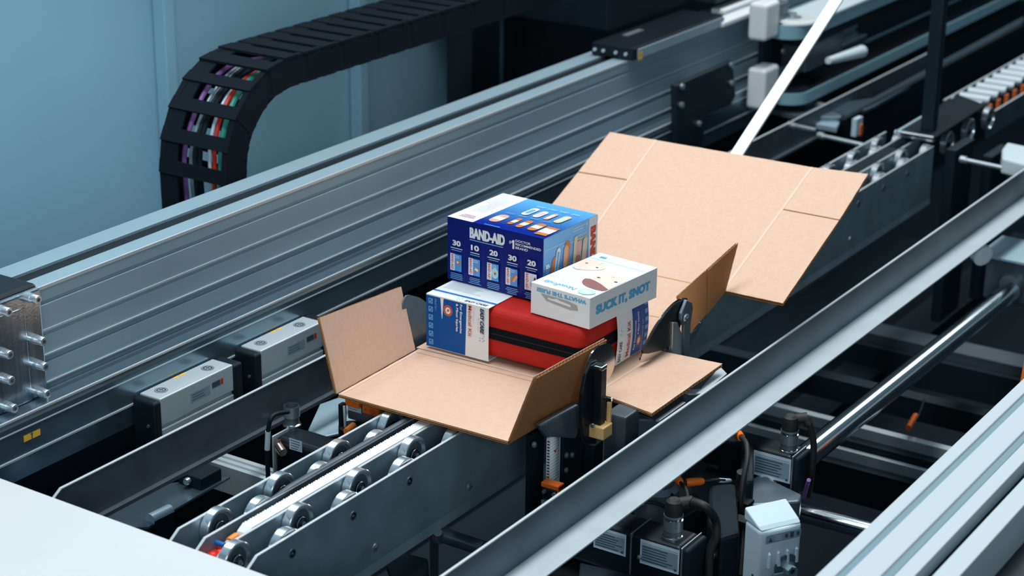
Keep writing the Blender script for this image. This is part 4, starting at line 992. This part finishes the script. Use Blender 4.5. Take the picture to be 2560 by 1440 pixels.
for q_ in ((1858, 1218), (1862, 1255), (1856, 1300)): b.box(at(*q_, z=-.125)+Vector((-.009, -.009, -.002)), at(*q_, z=-.125)+Vector((.009, .009, .002)), 'black')
tag(b.build('cable_loom'), 'thick black cable loom with zip ties left of the white housing', 'cable', 'cables around the lower motors')
# machine castings behind the motors
def block(pts, z, h_, m, nm, label, cat, bev=.002):
    b = MB(); b.prism([at(*q_, z=z) for q_ in pts], (0, 0, -h_), m); return tag(b.build(nm, bevel=bev), label, cat)
block([(1600, 1190), (1700, 1190), (1765, 1260), (1700, 1300), (1600, 1290)], -.125, .05, 'darkblue', 'gearbox_casting', 'dark cast base behind the front servo motor', 'machine part')
gb = thing('gearbox', at(1650, 1270, z=-.14), 'silver-grey gearbox dome behind the front servo motor', 'gearbox')
b = MB(); c = at(1640, 1290, z=-.13); b.lathe([(0, .028), (.040, .028), (.047, .022), (.049, .010)], c, Z, 'steel_dark', 30); b.build('housing', gb)
b = MB(); b.box(c+Vector((-.034, .0, .028)), c+Vector((-.027, .02, .046)), 'alu_bright'); b.box(c+Vector((.012, -.012, .048)), c+Vector((.026, .0, .058)), 'alu_bright'); b.build('shiny_boss', gb, .002)
block([(1770, 1210), (1840, 1205), (1850, 1330), (1800, 1345), (1770, 1300)], -.10, .10, 'dark', 'cast_upright', 'dark upright casting between the two lower motors', 'machine part', .006)
block([(1780, 1345), (1832, 1320), (1848, 1336), (1782, 1392)], -.13, .004, 'alu_bright', 'bright_bracket', 'small bright sheet bracket right of the front servo motor', 'bracket', .0006)
block([(1850, 1100), (1885, 1095), (1885, 1200), (1850, 1200)], -.10, .08, 'darkblue', 'cast_upright', 'dark casting standing left of the far motor', 'machine part', .006)
block([(1862, 1205), (1900, 1185), (2005, 1235), (2000, 1252), (1880, 1262)], -.14, .03, 'steel_dark', 'bearing_block', 'grey bearing block behind the white housing', 'machine part', .003)
block([(1380, 1425), (1440, 1400), (1480, 1440), (1560, 1500), (1380, 1500)], -.185, .02, 'alu_plate', 'machined_plate', 'bright milled plate at the bottom edge left of the front motor', 'plate', .002)
block([(1450, 1405), (1600, 1440), (1620, 1520), (1440, 1500)], -.15, .03, 'darkblue', 'motor_bracket', 'navy bracket along the bottom edge under the front motor', 'bracket', .002)
block([(1640, 1425), (1665, 1430), (1662, 1460), (1636, 1455)], -.158, .01, 'cream', 'small_clip', 'small cream clip at the bottom edge below the front motor', 'clip', .001)
# dim cross tube and cover under the front plate
t = thing('cross_tube', at(1150, 1340, z=-.2), 'dim tube with bent collar below the front conveyor plate', 'tube')
p, q = at(1105, 1337, z=-.17), at(1210, 1372, z=-.17)
b = MB(); b.cyl(p, q, .010, 'steel_dark', 24); b.build('tube', t)
b = MB(); b.lathe([(0, .013), (.006, .013), (.007, .0105)], p, p-q, 'steel', 24); b.tube([at(1094, 1330, z=-.16), at(1086, 1350, z=-.19), at(1086, 1450, z=-.30)], .006, 'steel_dark', 10, 6); b.build('collar', t)
block([(965, 1410), (1010, 1380), (1070, 1395), (1075, 1460), (1040, 1500), (1000, 1500)], -.19, .01, 'darkblue', 'cover_plate', 'dim navy cover plate at the bottom edge under the conveyor', 'cover', .003)
# tray plate at lower left
t = thing('chute_tray', at(340, 1270, z=-.12), 'dark blue sheet chute between white table and left guide plate', 'chute')
q = [at(*p_, z=-.11) for p_ in ((250, 1288), (420, 1208), (575, 1192), (428, 1278), (370, 1318), (335, 1318))]
b = MB(); b.prism(q, (0, 0, -.003), 'beam_dark'); b.build('deck', t)
b = MB(); p = at(375, 1300, z=-.107); r_ = at(425, 1275, z=-.107); b.cyl(p, r_, .008, 'alu', 20); b.prism([p+Vector((0, -.008, 0)), r_+Vector((0, -.008, 0)), r_+Vector((0, -.008, -.05)), p+Vector((0, -.008, -.05))], (0, .003, 0), 'dark'); b.build('rolled_lip', t)
b = MB(); p = at(500, 1195, z=-.105); b.box(p+Vector((-.02, -.02, -.01)), p+Vector((.02, .02, .012)), 'dark'); b.cyl(p+Vector((-.02, 0, .005)), p+Vector((-.028, 0, .005)), .005, 'steel', 12); b.build('hinge', t, .002)
# cross beam under the left side
p, q = at(505, 1128, z=-.12), at(668, 1180, z=-.12); yA_, yB_ = .42, .105
b = MB(); xm = (at(540, 1130, z=-.12).x+at(500, 1140, z=-.12).x)/2
prof = [(xm-.016, -.16), (xm-.016, -.12), (xm-.009, -.12), (xm-.009, -.126), (xm-.004, -.126), (xm-.004, -.12), (xm+.003, -.12), (xm+.003, -.126), (xm+.008, -.126), (xm+.008, -.12), (xm+.016, -.12), (xm+.016, -.16)]
b.prism([(x_, .45, z_) for x_, z_ in prof], (0, -.34, 0), 'alu_matte'); tag(b.build('cross_beam', bevel=.0008), 'grooved aluminium crossbeam passing below the left guide plate', 'beam')

# ================================================================ RIGHT SIDE: rods, bars, big extrusion, housing
t = thing('polished_rod', (.8, -.255, -.16), 'long polished steel rod running to the upper right below the angle rail', 'rod')
pA, pB = at(1905, 1222, z=-.155), at(2520, 728, z=-.155); d_ = (pB-pA)
b = MB(); b.cyl(pA+Vector((0, -.004, 0)), pB+Vector((0, -.004, 0)), .0175, 'chrome', 48); b.build('rod', t)
t = thing('rod_bearing', at(2530, 700, z=-.155), 'silver bearing block holding the far end of the polished rod', 'bearing')
p = at(2530, 705, z=-.15)
b = MB(); b.lathe([(0, .016), (.012, .020), (.03, .024)], p+Vector((-.02, 0, 0)), X, 'steel', 30); b.build('collar', t)
b = MB(); b.box(p+Vector((.0, -.06, -.04)), p+Vector((.05, .05, .045)), 'steel_dark'); b.build('block', t, .004)
b = MB(); b.box(p+Vector((-.03, -.06, .045)), p+Vector((.09, .055, .050)), 'alu'); b.build('top_plate', t, .001)
for dx, dy in ((-.0, -.045), (-.0, .035)):
    b = MB(); b.lathe([(0, .007), (.01, .007), (.011, .004)], p+Vector((-.002, dy, -.045+.0)), -X, 'steel', 6, False); b.build('bolt', t)
b = MB(); q = at(2447, 630, z=-.08); b.lathe([(0, .018), (.015, .018), (.017, .012)], q, Vector((-.5, -.7, -.2)), 'pale', 28); tag(b.build('pale_disc'), 'pale round disc just below the angle rail at far right', 'disc')
t = thing('polished_rod', at(2090, 1310, z=-.2), 'short polished cross rod emerging right of the white housing', 'rod')
p, q = at(1990, 1279, z=-.22), at(2230, 1342, z=-.22); b = MB(); b.cyl(p, q, .0125, 'chrome', 48); b.build('rod', t)
for i, (pa, pb, zz, hh, lab, mm) in enumerate((((1850, 988), (2520, 1150), -.30, .008, 'bright upper cross bar seen below the angle rail at right', 'flange'), ((1780, 1035), (2420, 1205), -.33, .005, 'dimmer lower cross bar behind the far motor', 'alu_matte'), ((2100, 800), (2640, 905), -.36, .03, 'dim wide cross bar near the far bearing block', 'guide'))):
    p, q = at(*pa, z=zz), at(*pb, z=zz)
    b = MB(); b.box((p.x-hh, q.y, zz-.02), (p.x+hh, p.y, zz), mm); b.box((p.x-hh-.02, q.y, zz-.08), (p.x-hh, p.y, zz-.018), 'darkblue')
    tag(b.build('cross_bar', bevel=.001), lab, 'bar', 'cross bars below the angle rail')
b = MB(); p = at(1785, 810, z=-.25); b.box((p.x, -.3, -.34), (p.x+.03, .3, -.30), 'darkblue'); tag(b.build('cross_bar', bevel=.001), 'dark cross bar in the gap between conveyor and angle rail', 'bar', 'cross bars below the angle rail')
p = at(2283, 1066, z=-.29)
t = thing('cable_plug', p, 'small orange plug with wires beside the bright cross bar', 'plug'); b = MB(); b.cyl(at(2270, 1084, z=-.29)+Vector((0, 0, .01)), at(2288, 1054, z=-.29)+Vector((0, 0, .01)), .0045, 'orange', 14, .0055); b.build('orange_plug', t)
b = MB(); b.tube([at(2290, 1052, z=-.28), at(2300, 1030, z=-.28), at(2310, 1000, z=-.28)], .002, 'darkblue', 8, 4); b.build('lead', t)

big = thing('extrusion_beam', (.1, -.62, 0), 'wide bright aluminium extrusion with long slots in the lower right corner', 'beam')
zE = .05; yE = -.5535
b = MB(); yy = [yE, yE-.0165, yE-.0255, yE-.0610, yE-.0700, yE-.0840]
pts = [(yE, zE-.10), (yE, zE), (yy[1], zE), (yy[1]-.001, zE-.0035), (yy[2]+.001, zE-.0035), (yy[2], zE), (yy[3]+.006, zE), (yy[3]+.005, zE-.0035), (yy[4]+.005, zE-.0035), (yy[4]+.004, zE), (yy[5], zE), (yy[5], zE-.022), (yy[5]-.014, zE-.022), (yy[5]-.014, zE), (yy[5]-.038, zE), (yy[5]-.038, zE-.10)]
b.prism([(-.9, a_, c_) for a_, c_ in pts], (3.6, 0, 0), 'alu_soft'); b.build('beam_body', big, .0012)
b = MB(); b.box((-.9, yy[2]+.0012, zE-.0034), (2.7, yy[1]-.0012, zE-.0028), 'alu_groove'); b.box((-.9, yy[4]+.0062, zE-.0034), (2.7, yy[3]+.0048, zE-.0028), 'alu_groove'); b.box((-.9, yy[5]-.0135, zE-.0215), (2.7, yy[5]-.0005, zE-.018), 'dark'); b.build('slot_liner', big)
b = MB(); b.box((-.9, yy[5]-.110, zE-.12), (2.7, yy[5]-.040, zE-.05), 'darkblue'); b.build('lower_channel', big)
b = MB(); p = at(2480, 1380, z=0); q = at(2535, 1300, z=.0); b.box((.02, -.86, -.5), (.20, -.735, -.005), 'alu_matte'); tag(b.build('corner_post', bevel=.006), 'pale upright post in the extreme lower right corner', 'post')

# white housing in front
t = thing('sensor_housing', at(1940, 1400, z=-.12), 'white ribbed plastic housing with hex bolt at the bottom edge', 'housing')
fh = Vector((_ca, _sa, 0)); rh = Vector((_sa, -_ca, 0)); dl = math.radians(26)
eu = (rh*math.cos(dl)+fh*math.sin(dl)).normalized(); en = Vector((-eu.y, eu.x, 0)); en = en if en.dot(fh) > 0 else -en
o0 = at(1901, 1330, z=-.045)   # front left corner
Wd, Dd, Hd = .058, .034, .16
b = MB(); prof = []
for k in range(9): s_ = k/8; prof.append((s_*Wd, .004*math.sin(PI*s_)+.004*s_))
base = o0-Z*Hd
front = [base+eu*(Wd*k/8)-en*(.0035*math.sin(PI*k/8)) for k in range(9)]
back = [base+eu*(Wd*k/8)+en*Dd for k in range(8, -1, -1)]
b.prism(front+back, Z*Hd, 'device'); b.build('shell', t, .004, 3)
b = MB(); front2 = [p_+Z*Hd-en*.0004+eu*(.001 if k == 0 else -.001 if k == 8 else 0) for k, p_ in enumerate(front)]; back2 = [p_+Z*(Hd+.006)+en*.002 for p_ in back]
b.hexa([front2[0], front2[8], back2[0]-Z*.006, back2[8]-Z*.006, front2[0]+Z*.004+en*.006, front2[8]+Z*.004+en*.006, back2[0]+Z*.010, back2[8]+Z*.010], 'device'); b.build('lid', t, .004, 4)
b = MB()
for k in range(4):
    c = o0+eu*(.012+.0125*k)-en*.0045-Z*.031; b.cyl(c-Z*.016, c, .0030, 'device', 14, .0022); b.lathe([(0, .0022), (.004, .0001)], c, Z+en*.5, 'device', 12)
b.build('ribs', t)
a = Art(o0-en*.0042-Z*.0155+eu*.006, eu, Z); a.rect(0, 0, Wd-.010, .0105, 'grey_label'); a.poly([(.003, .0015), (.009, .0015), (.006, .0075)], 'label_ink'); a.greek(.012, .008, .012, 3, .0025, 'pale_label', .0008); a.rect(.026, .003, .030, .008, 'label_ink'); a.rect(.033, .002, .038, .009, 'label_ink'); a.rect(.042, .003, .046, .008, 'label_ink'); a.done('warning_label', t)
c = o0+eu*.037-en*.005-Z*.052
b = MB(); b.lathe([(0, .017), (.003, .017), (.0034, .015)], c+en*.002, -en, 'steel_dark', 30); b.build('washer', t)
b = MB(); b.lathe([(0, .009), (.004, .009), (.0042, .0065), (.011, .0065), (.0112, .0035), (.008, .0033)], c-en*.001, -en, 'steel', 6, False, mats=['steel', 'steel', 'alu', 'steel', 'label_ink']); b.build('hex_bolt', t)
b = MB(); b.obox(c-eu*.020-Z*.07-en*.003, eu*.034, en*.003, Z*.066, 'grey_label'); b.build('mount_plate', t, .001)
b = MB(); b.lathe([(0, .010), (.006, .010), (.008, .006)], c-Z*.026-en*.003, -en, 'cream', 26); b.build('cream_knob', t)
b = MB(); b.lathe([(0, .0022), (.0005, .0022)], o0+en*.010-Z*.062-eu*.0002, -eu, 'label_ink', 14); b.build('screw_hole', t)

# ================================================================ FAR END
# roller conveyor
rc = thing('roller_conveyor', (2.2, .06, -.05), 'roller conveyor with orange end caps receding at upper right', 'conveyor')
r0 = None
for k in range(15):
    x_ = 1.903+.0485*k
    b = MB(); b.cyl((x_, .0975, -.004), (x_, .034, -.004), .0115, 'alu_matte', 20); r_ = b.build('roller', rc)
    b = MB(); b.box((x_-.012, .0185, -.022), (x_+.012, .031, .004), 'black'); b.box((x_-.009, .0150, -.018), (x_+.007, .0195, .003), 'orange'); b.build('end_cap', r_)
for y_, zt_ in ((.104, .004), (.010, -.012)):
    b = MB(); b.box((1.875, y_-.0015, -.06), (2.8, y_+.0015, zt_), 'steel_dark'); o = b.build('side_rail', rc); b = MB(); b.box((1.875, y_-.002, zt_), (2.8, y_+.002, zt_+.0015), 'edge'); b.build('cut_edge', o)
# base plate and black post
t = thing('upright_post', (1.62, .03, .02), 'tall black slotted post standing on a dark plate over the conveyor', 'post')
pl_ = [at(*q_, z=.018) for q_ in ((2246, 330), (2300, 291), (2396, 236), (2465, 262), (2334, 345), (2262, 334))]
b = MB(); b.prism(pl_, (0, 0, -.004), 'dark'); b.build('base_plate', t, .0005)
b = MB(); p, q = at(2238, 332, z=.014), at(2334, 348, z=.014); b.cyl(p, q, .006, 'alu_bright', 16); b.tube([at(2242, 330, z=.018), at(2306, 292, z=.018)], .003, 'alu', 8, 1); b.build('front_bar', t)
p = at(2310, 330, z=.02); q = at(2352, 322, z=.02)
b = MB(); cpx = at(2322, 322, z=.02); hw = .0125
b.box((cpx.x-hw, cpx.y-hw, .018), (cpx.x-.004, cpx.y+hw, 1.1), 'darkblue'); b.box((cpx.x-.004, cpx.y-hw+.003, .018), (cpx.x+.004, cpx.y+hw, 1.1), 'black'); b.box((cpx.x+.004, cpx.y-hw, .018), (cpx.x+hw, cpx.y+hw, 1.1), 'darkblue')
b.build('post', t, .002)
# white strap bar
p, q = Vector((.84, .06, .135)), at(2093, 0, y=.06); d_ = (q-p)
b = MB(); up = Vector((-d_.z, 0, d_.x)).normalized(); b.obox(p-Y*.0105, d_*1.6, Y*.021, up*.0035, 'belt'); tag(b.build('strap'), 'bright white flat strap rising steeply behind the cardboard sheet', 'strap')
# side belts with clamps
def sidebelt(z0, z1, xs_, label, y_=.33):
    t = thing('side_belt', (xs_+.3, y_+.05, z0-.02), label, 'belt unit', 'upright side belts')
    b = MB(); R2 = .045; c = Vector((xs_+R2, y_+R2, 0)); loop = []
    for k in range(13): a_ = PI/2+PI*k/12; loop.append((c.x+R2*math.cos(a_), c.y+R2*math.sin(a_)))
    outer = [(3.0, y_+2*R2)]+loop+[(3.0, y_)]; inner = [(3.0, y_+.004)]+[(c.x+(R2-.004)*math.cos(PI/2+PI*k/12), c.y+(R2-.004)*math.sin(PI/2+PI*k/12)) for k in range(12, -1, -1)]+[(3.0, y_+2*R2-.004)]
    b.prism([(x_, y2, z0) for x_, y2 in outer+inner], (0, 0, z1-z0), 'teal_belt', True); b.build('belt', t)
    b = MB(); b.cyl((c.x, c.y, z0-.002), (c.x, c.y, z1+.004), R2-.005, 'black', 28); b.box((c.x, y_+.006, z0-.02), (3.0, y_+2*R2-.006, z1-.004), 'dark'); b.build('pulley_frame', t)
    return t, c
t, c = sidebelt(at(2082, 227, y=.33).z, at(2082, 200, y=.33).z, at(2010, 215, y=.33).x-.02, 'lower grey-green side belt curving round its pulley behind the strap')
t, c = sidebelt(at(2100, 60, y=.33).z, at(2100, 28, y=.33).z, at(2010, 50, y=.33).x-.02, 'upper grey-green side belt near the top edge, beside the white clamp')
zt_ = at(2000, 60, y=.36).z
b = MB(); b.lathe([(0, .05), (.006, .05), (.009, .044)], Vector((c.x+.01, c.y-.005, zt_+.006)), Z, 'white', 36); b.box((c.x+.02, c.y-.05, zt_+.006), (c.x+.5, c.y+.03, zt_+.014), 'pale'); b.build('top_cover', t, .003)
b = MB(); b.lathe([(0, .020), (.002, .020), (.003, .010), (.010, .010), (.011, .005)], Vector((c.x+.005, c.y-.005, zt_+.015)), Z, 'steel', 24); b.build('cover_bolt', t)
def clamp(px0, py0, px1, py1, y, dp, label):
    p, q = at(px0, py0, y=y), at(px1, py1, y=y); t = thing('corner_clamp', (p.x, y, q.z), label, 'clamp', 'white clamps by the side belts')
    b = MB(); b.box((p.x, y, q.z), (at(px1, py0, y=y).x, y+dp, p.z), 'box_white'); b.build('clamp_body', t, .008, 4)
    b = MB(); x_ = at(px1, py0, y=y).x; b.box((x_, y+.005, q.z+.01), (x_+.05, y+dp, p.z-.012), 'steel_dark'); b.build('clamp_jaw', t, .002); return t
clamp(1918, 12, 1952, 90, .37, .04, 'upper white rounded corner clamp at the end of the tall beam')
clamp(1914, 176, 1950, 258, .37, .04, 'lower white clamp block left of the strap')
b = MB(); p = at(1930, 90, y=.40); q = at(1965, 178, y=.40); b.box((p.x, .40, q.z), (q.x, .43, p.z), 'dark'); b.cyl((q.x-.03, .398, (p.z+q.z)/2+.005), (q.x-.03, .392, (p.z+q.z)/2+.005), .008, 'steel', 14); tag(b.build('clamp_column', bevel=.002), 'black column joining the two white clamps', 'column')
b = MB(); p = at(2068, 145, y=.31); b.cyl(at(2070, 152, y=.31), at(2155, 128, y=.31), .007, 'pale', 20, .013); tag(b.build('spindle_roller', bevel=.001), 'pale tapered spindle between the upper and lower side belts', 'spindle')
b = MB(); p = at(2250, 80, y=.40); b.cyl((1.95, .47, .10), (3.4, .47, .10), .032, 'copper', 28); tag(b.build('drive_roller'), 'dull brownish roller between the two side belts', 'roller')
b = MB(); p = at(2030, 150, y=.36); b.box((p.x-.06, .345, .055), (p.x+.12, .44, .112), 'guide'); tag(b.build('gear_housing', bevel=.004), 'dark gear housing behind the strap between the side belts', 'housing')
# dark web plates bracket in front of beam
t = thing('beam_bracket', (1.25, .44, -.1), 'dark bracket plate with four screws bolted to the front of the tall beam', 'bracket')
b = MB(); plate_y(b, [(1690, 214), (1832, 152), (1840, 240), (1828, 262), (1768, 288), (1750, 400), (1692, 400)], .400, .012, 'darkblue'); b.build('plate', t, .002)
for q_ in ((1704, 217), (1702, 263), (1827, 163), (1827, 208), (1746, 310)):
    b = MB(); b.lathe([(0, .0065), (.004, .0065), (.006, .003)], at(*q_, y=.400), -Y, 'steel', 12); b.build('screw', t)
t = thing('transfer_beam', (1.6, .3, -.03), 'grey-blue cross arm with angled nose passing behind the strap', 'beam')
zz = -.02
b = MB(); b.prism([at(*q_, z=zz) for q_ in ((1838, 208), (1870, 222), (2062, 262), (2105, 285), (2102, 292), (2000, 290), (1838, 250))], (0, 0, -.012), 'steel_dark'); b.build('arm_top', t, .002)
b = MB(); p, q = at(1845, 218, z=zz+.002), at(2060, 266, z=zz+.002); b.cyl(p, q, .007, 'alu_bright', 16); b.build('arm_tube', t)
b = MB(); b.prism([at(*q_, z=zz-.010) for q_ in ((2012, 283), (2108, 287), (2092, 318), (2000, 302))], (0, 0, -.012), 'alu'); b.build('arm_nose', t, .002)
b = MB(); b.prism([at(*q_, z=zz+.002) for q_ in ((2052, 262), (2180, 245), (2560, 40), (2560, 52), (2190, 262), (2120, 292))], (0, 0, -.008), 'beam_dark'); tag(b.build('side_rail_plate', bevel=.001), 'long dim rail plate edge running below the lower side belt', 'rail')
b = MB(); A1, B1_ = at(2110, 300, y=.24), at(2560, 62, y=.24); b.prism([A1, at(2560, 62, y=.24), at(2560, 180, y=.24), at(2130, 420, y=.24)], (0, .01, 0), 'dark'); tag(b.build('side_skirt'), 'black side skirt below the long rail plate at upper right', 'panel')
# crossing bright rods of the far frame
for (pa, pb, z_, lab) in (((2046, 338), (2158, 363), -.01, 'thin bright crossing rod just behind the cardboard sheet'), ((2402, 398), (2530, 425), -.02, 'thin bright crossing rod left of the silver hexagonal block'), ((1972, 311), (2040, 326), -.005, 'short bright crossing rod below the angled arm')):
    p, q = at(*pa, z=z_), at(*pb, z=z_); b = MB(); b.cyl(p, q, .0045, 'alu_bright', 14); b.lathe([(0, .007), (.012, .007)], p, q-p, 'alu_bright', 14); tag(b.build('tie_rod'), lab, 'rod', 'bright tie rods at the far end')
b = MB(); b.prism([at(*q_, z=.0) for q_ in ((2505, 372), (2518, 355), (2600, 372), (2600, 420), (2505, 395))], (0, 0, -.03), 'pale'); tag(b.build('end_block', bevel=.004), 'silver block with slanted faces at the right edge above the angle rail', 'block')
for i, (pa, pb, y_) in enumerate((((2378, 500), (2400, 370), -.03), ((2475, 450), (2500, 380), -.05))):
    p, q = at(*pa, y=y_), at(*pb, y=y_); b = MB(); b.box((p.x, y_, p.z-.25), (p.x+.10, y_+.02, q.z), 'darkblue'); tag(b.build('frame_panel', bevel=.002), ('dark navy frame panel right of the conveyor far end', 'second navy frame panel nearer the right edge')[i], 'panel')
b = MB(); p = at(2140, 330, y=.2); b.box((p.x, .2, p.z-.01), (p.x+.03, .21, p.z+.025), 'pale_label'); b.box((p.x+.018, .198, p.z-.012), (p.x+.028, .2, p.z+.01), 'orange'); tag(b.build('warning_sticker'), 'small pale and orange sticker on the dark skirt, right of the arm nose', 'sticker')
b = MB(); p = at(2520, 0, y=.55); b.box((p.x, .55, p.z-.025), (p.x+.3, .62, p.z+.1), 'green'); tag(b.build('green_unit', bevel=.003), 'dim green unit in the top right corner', 'unit')
b = MB(); p = at(2548, 960, y=-.45); b.cyl(at(2584, 860, y=-.45), at(2560, 990, y=-.45), .009, 'orange', 20); tag(b.build('orange_tube'), 'orange tube cut by the right edge above the wide extrusion', 'tube')
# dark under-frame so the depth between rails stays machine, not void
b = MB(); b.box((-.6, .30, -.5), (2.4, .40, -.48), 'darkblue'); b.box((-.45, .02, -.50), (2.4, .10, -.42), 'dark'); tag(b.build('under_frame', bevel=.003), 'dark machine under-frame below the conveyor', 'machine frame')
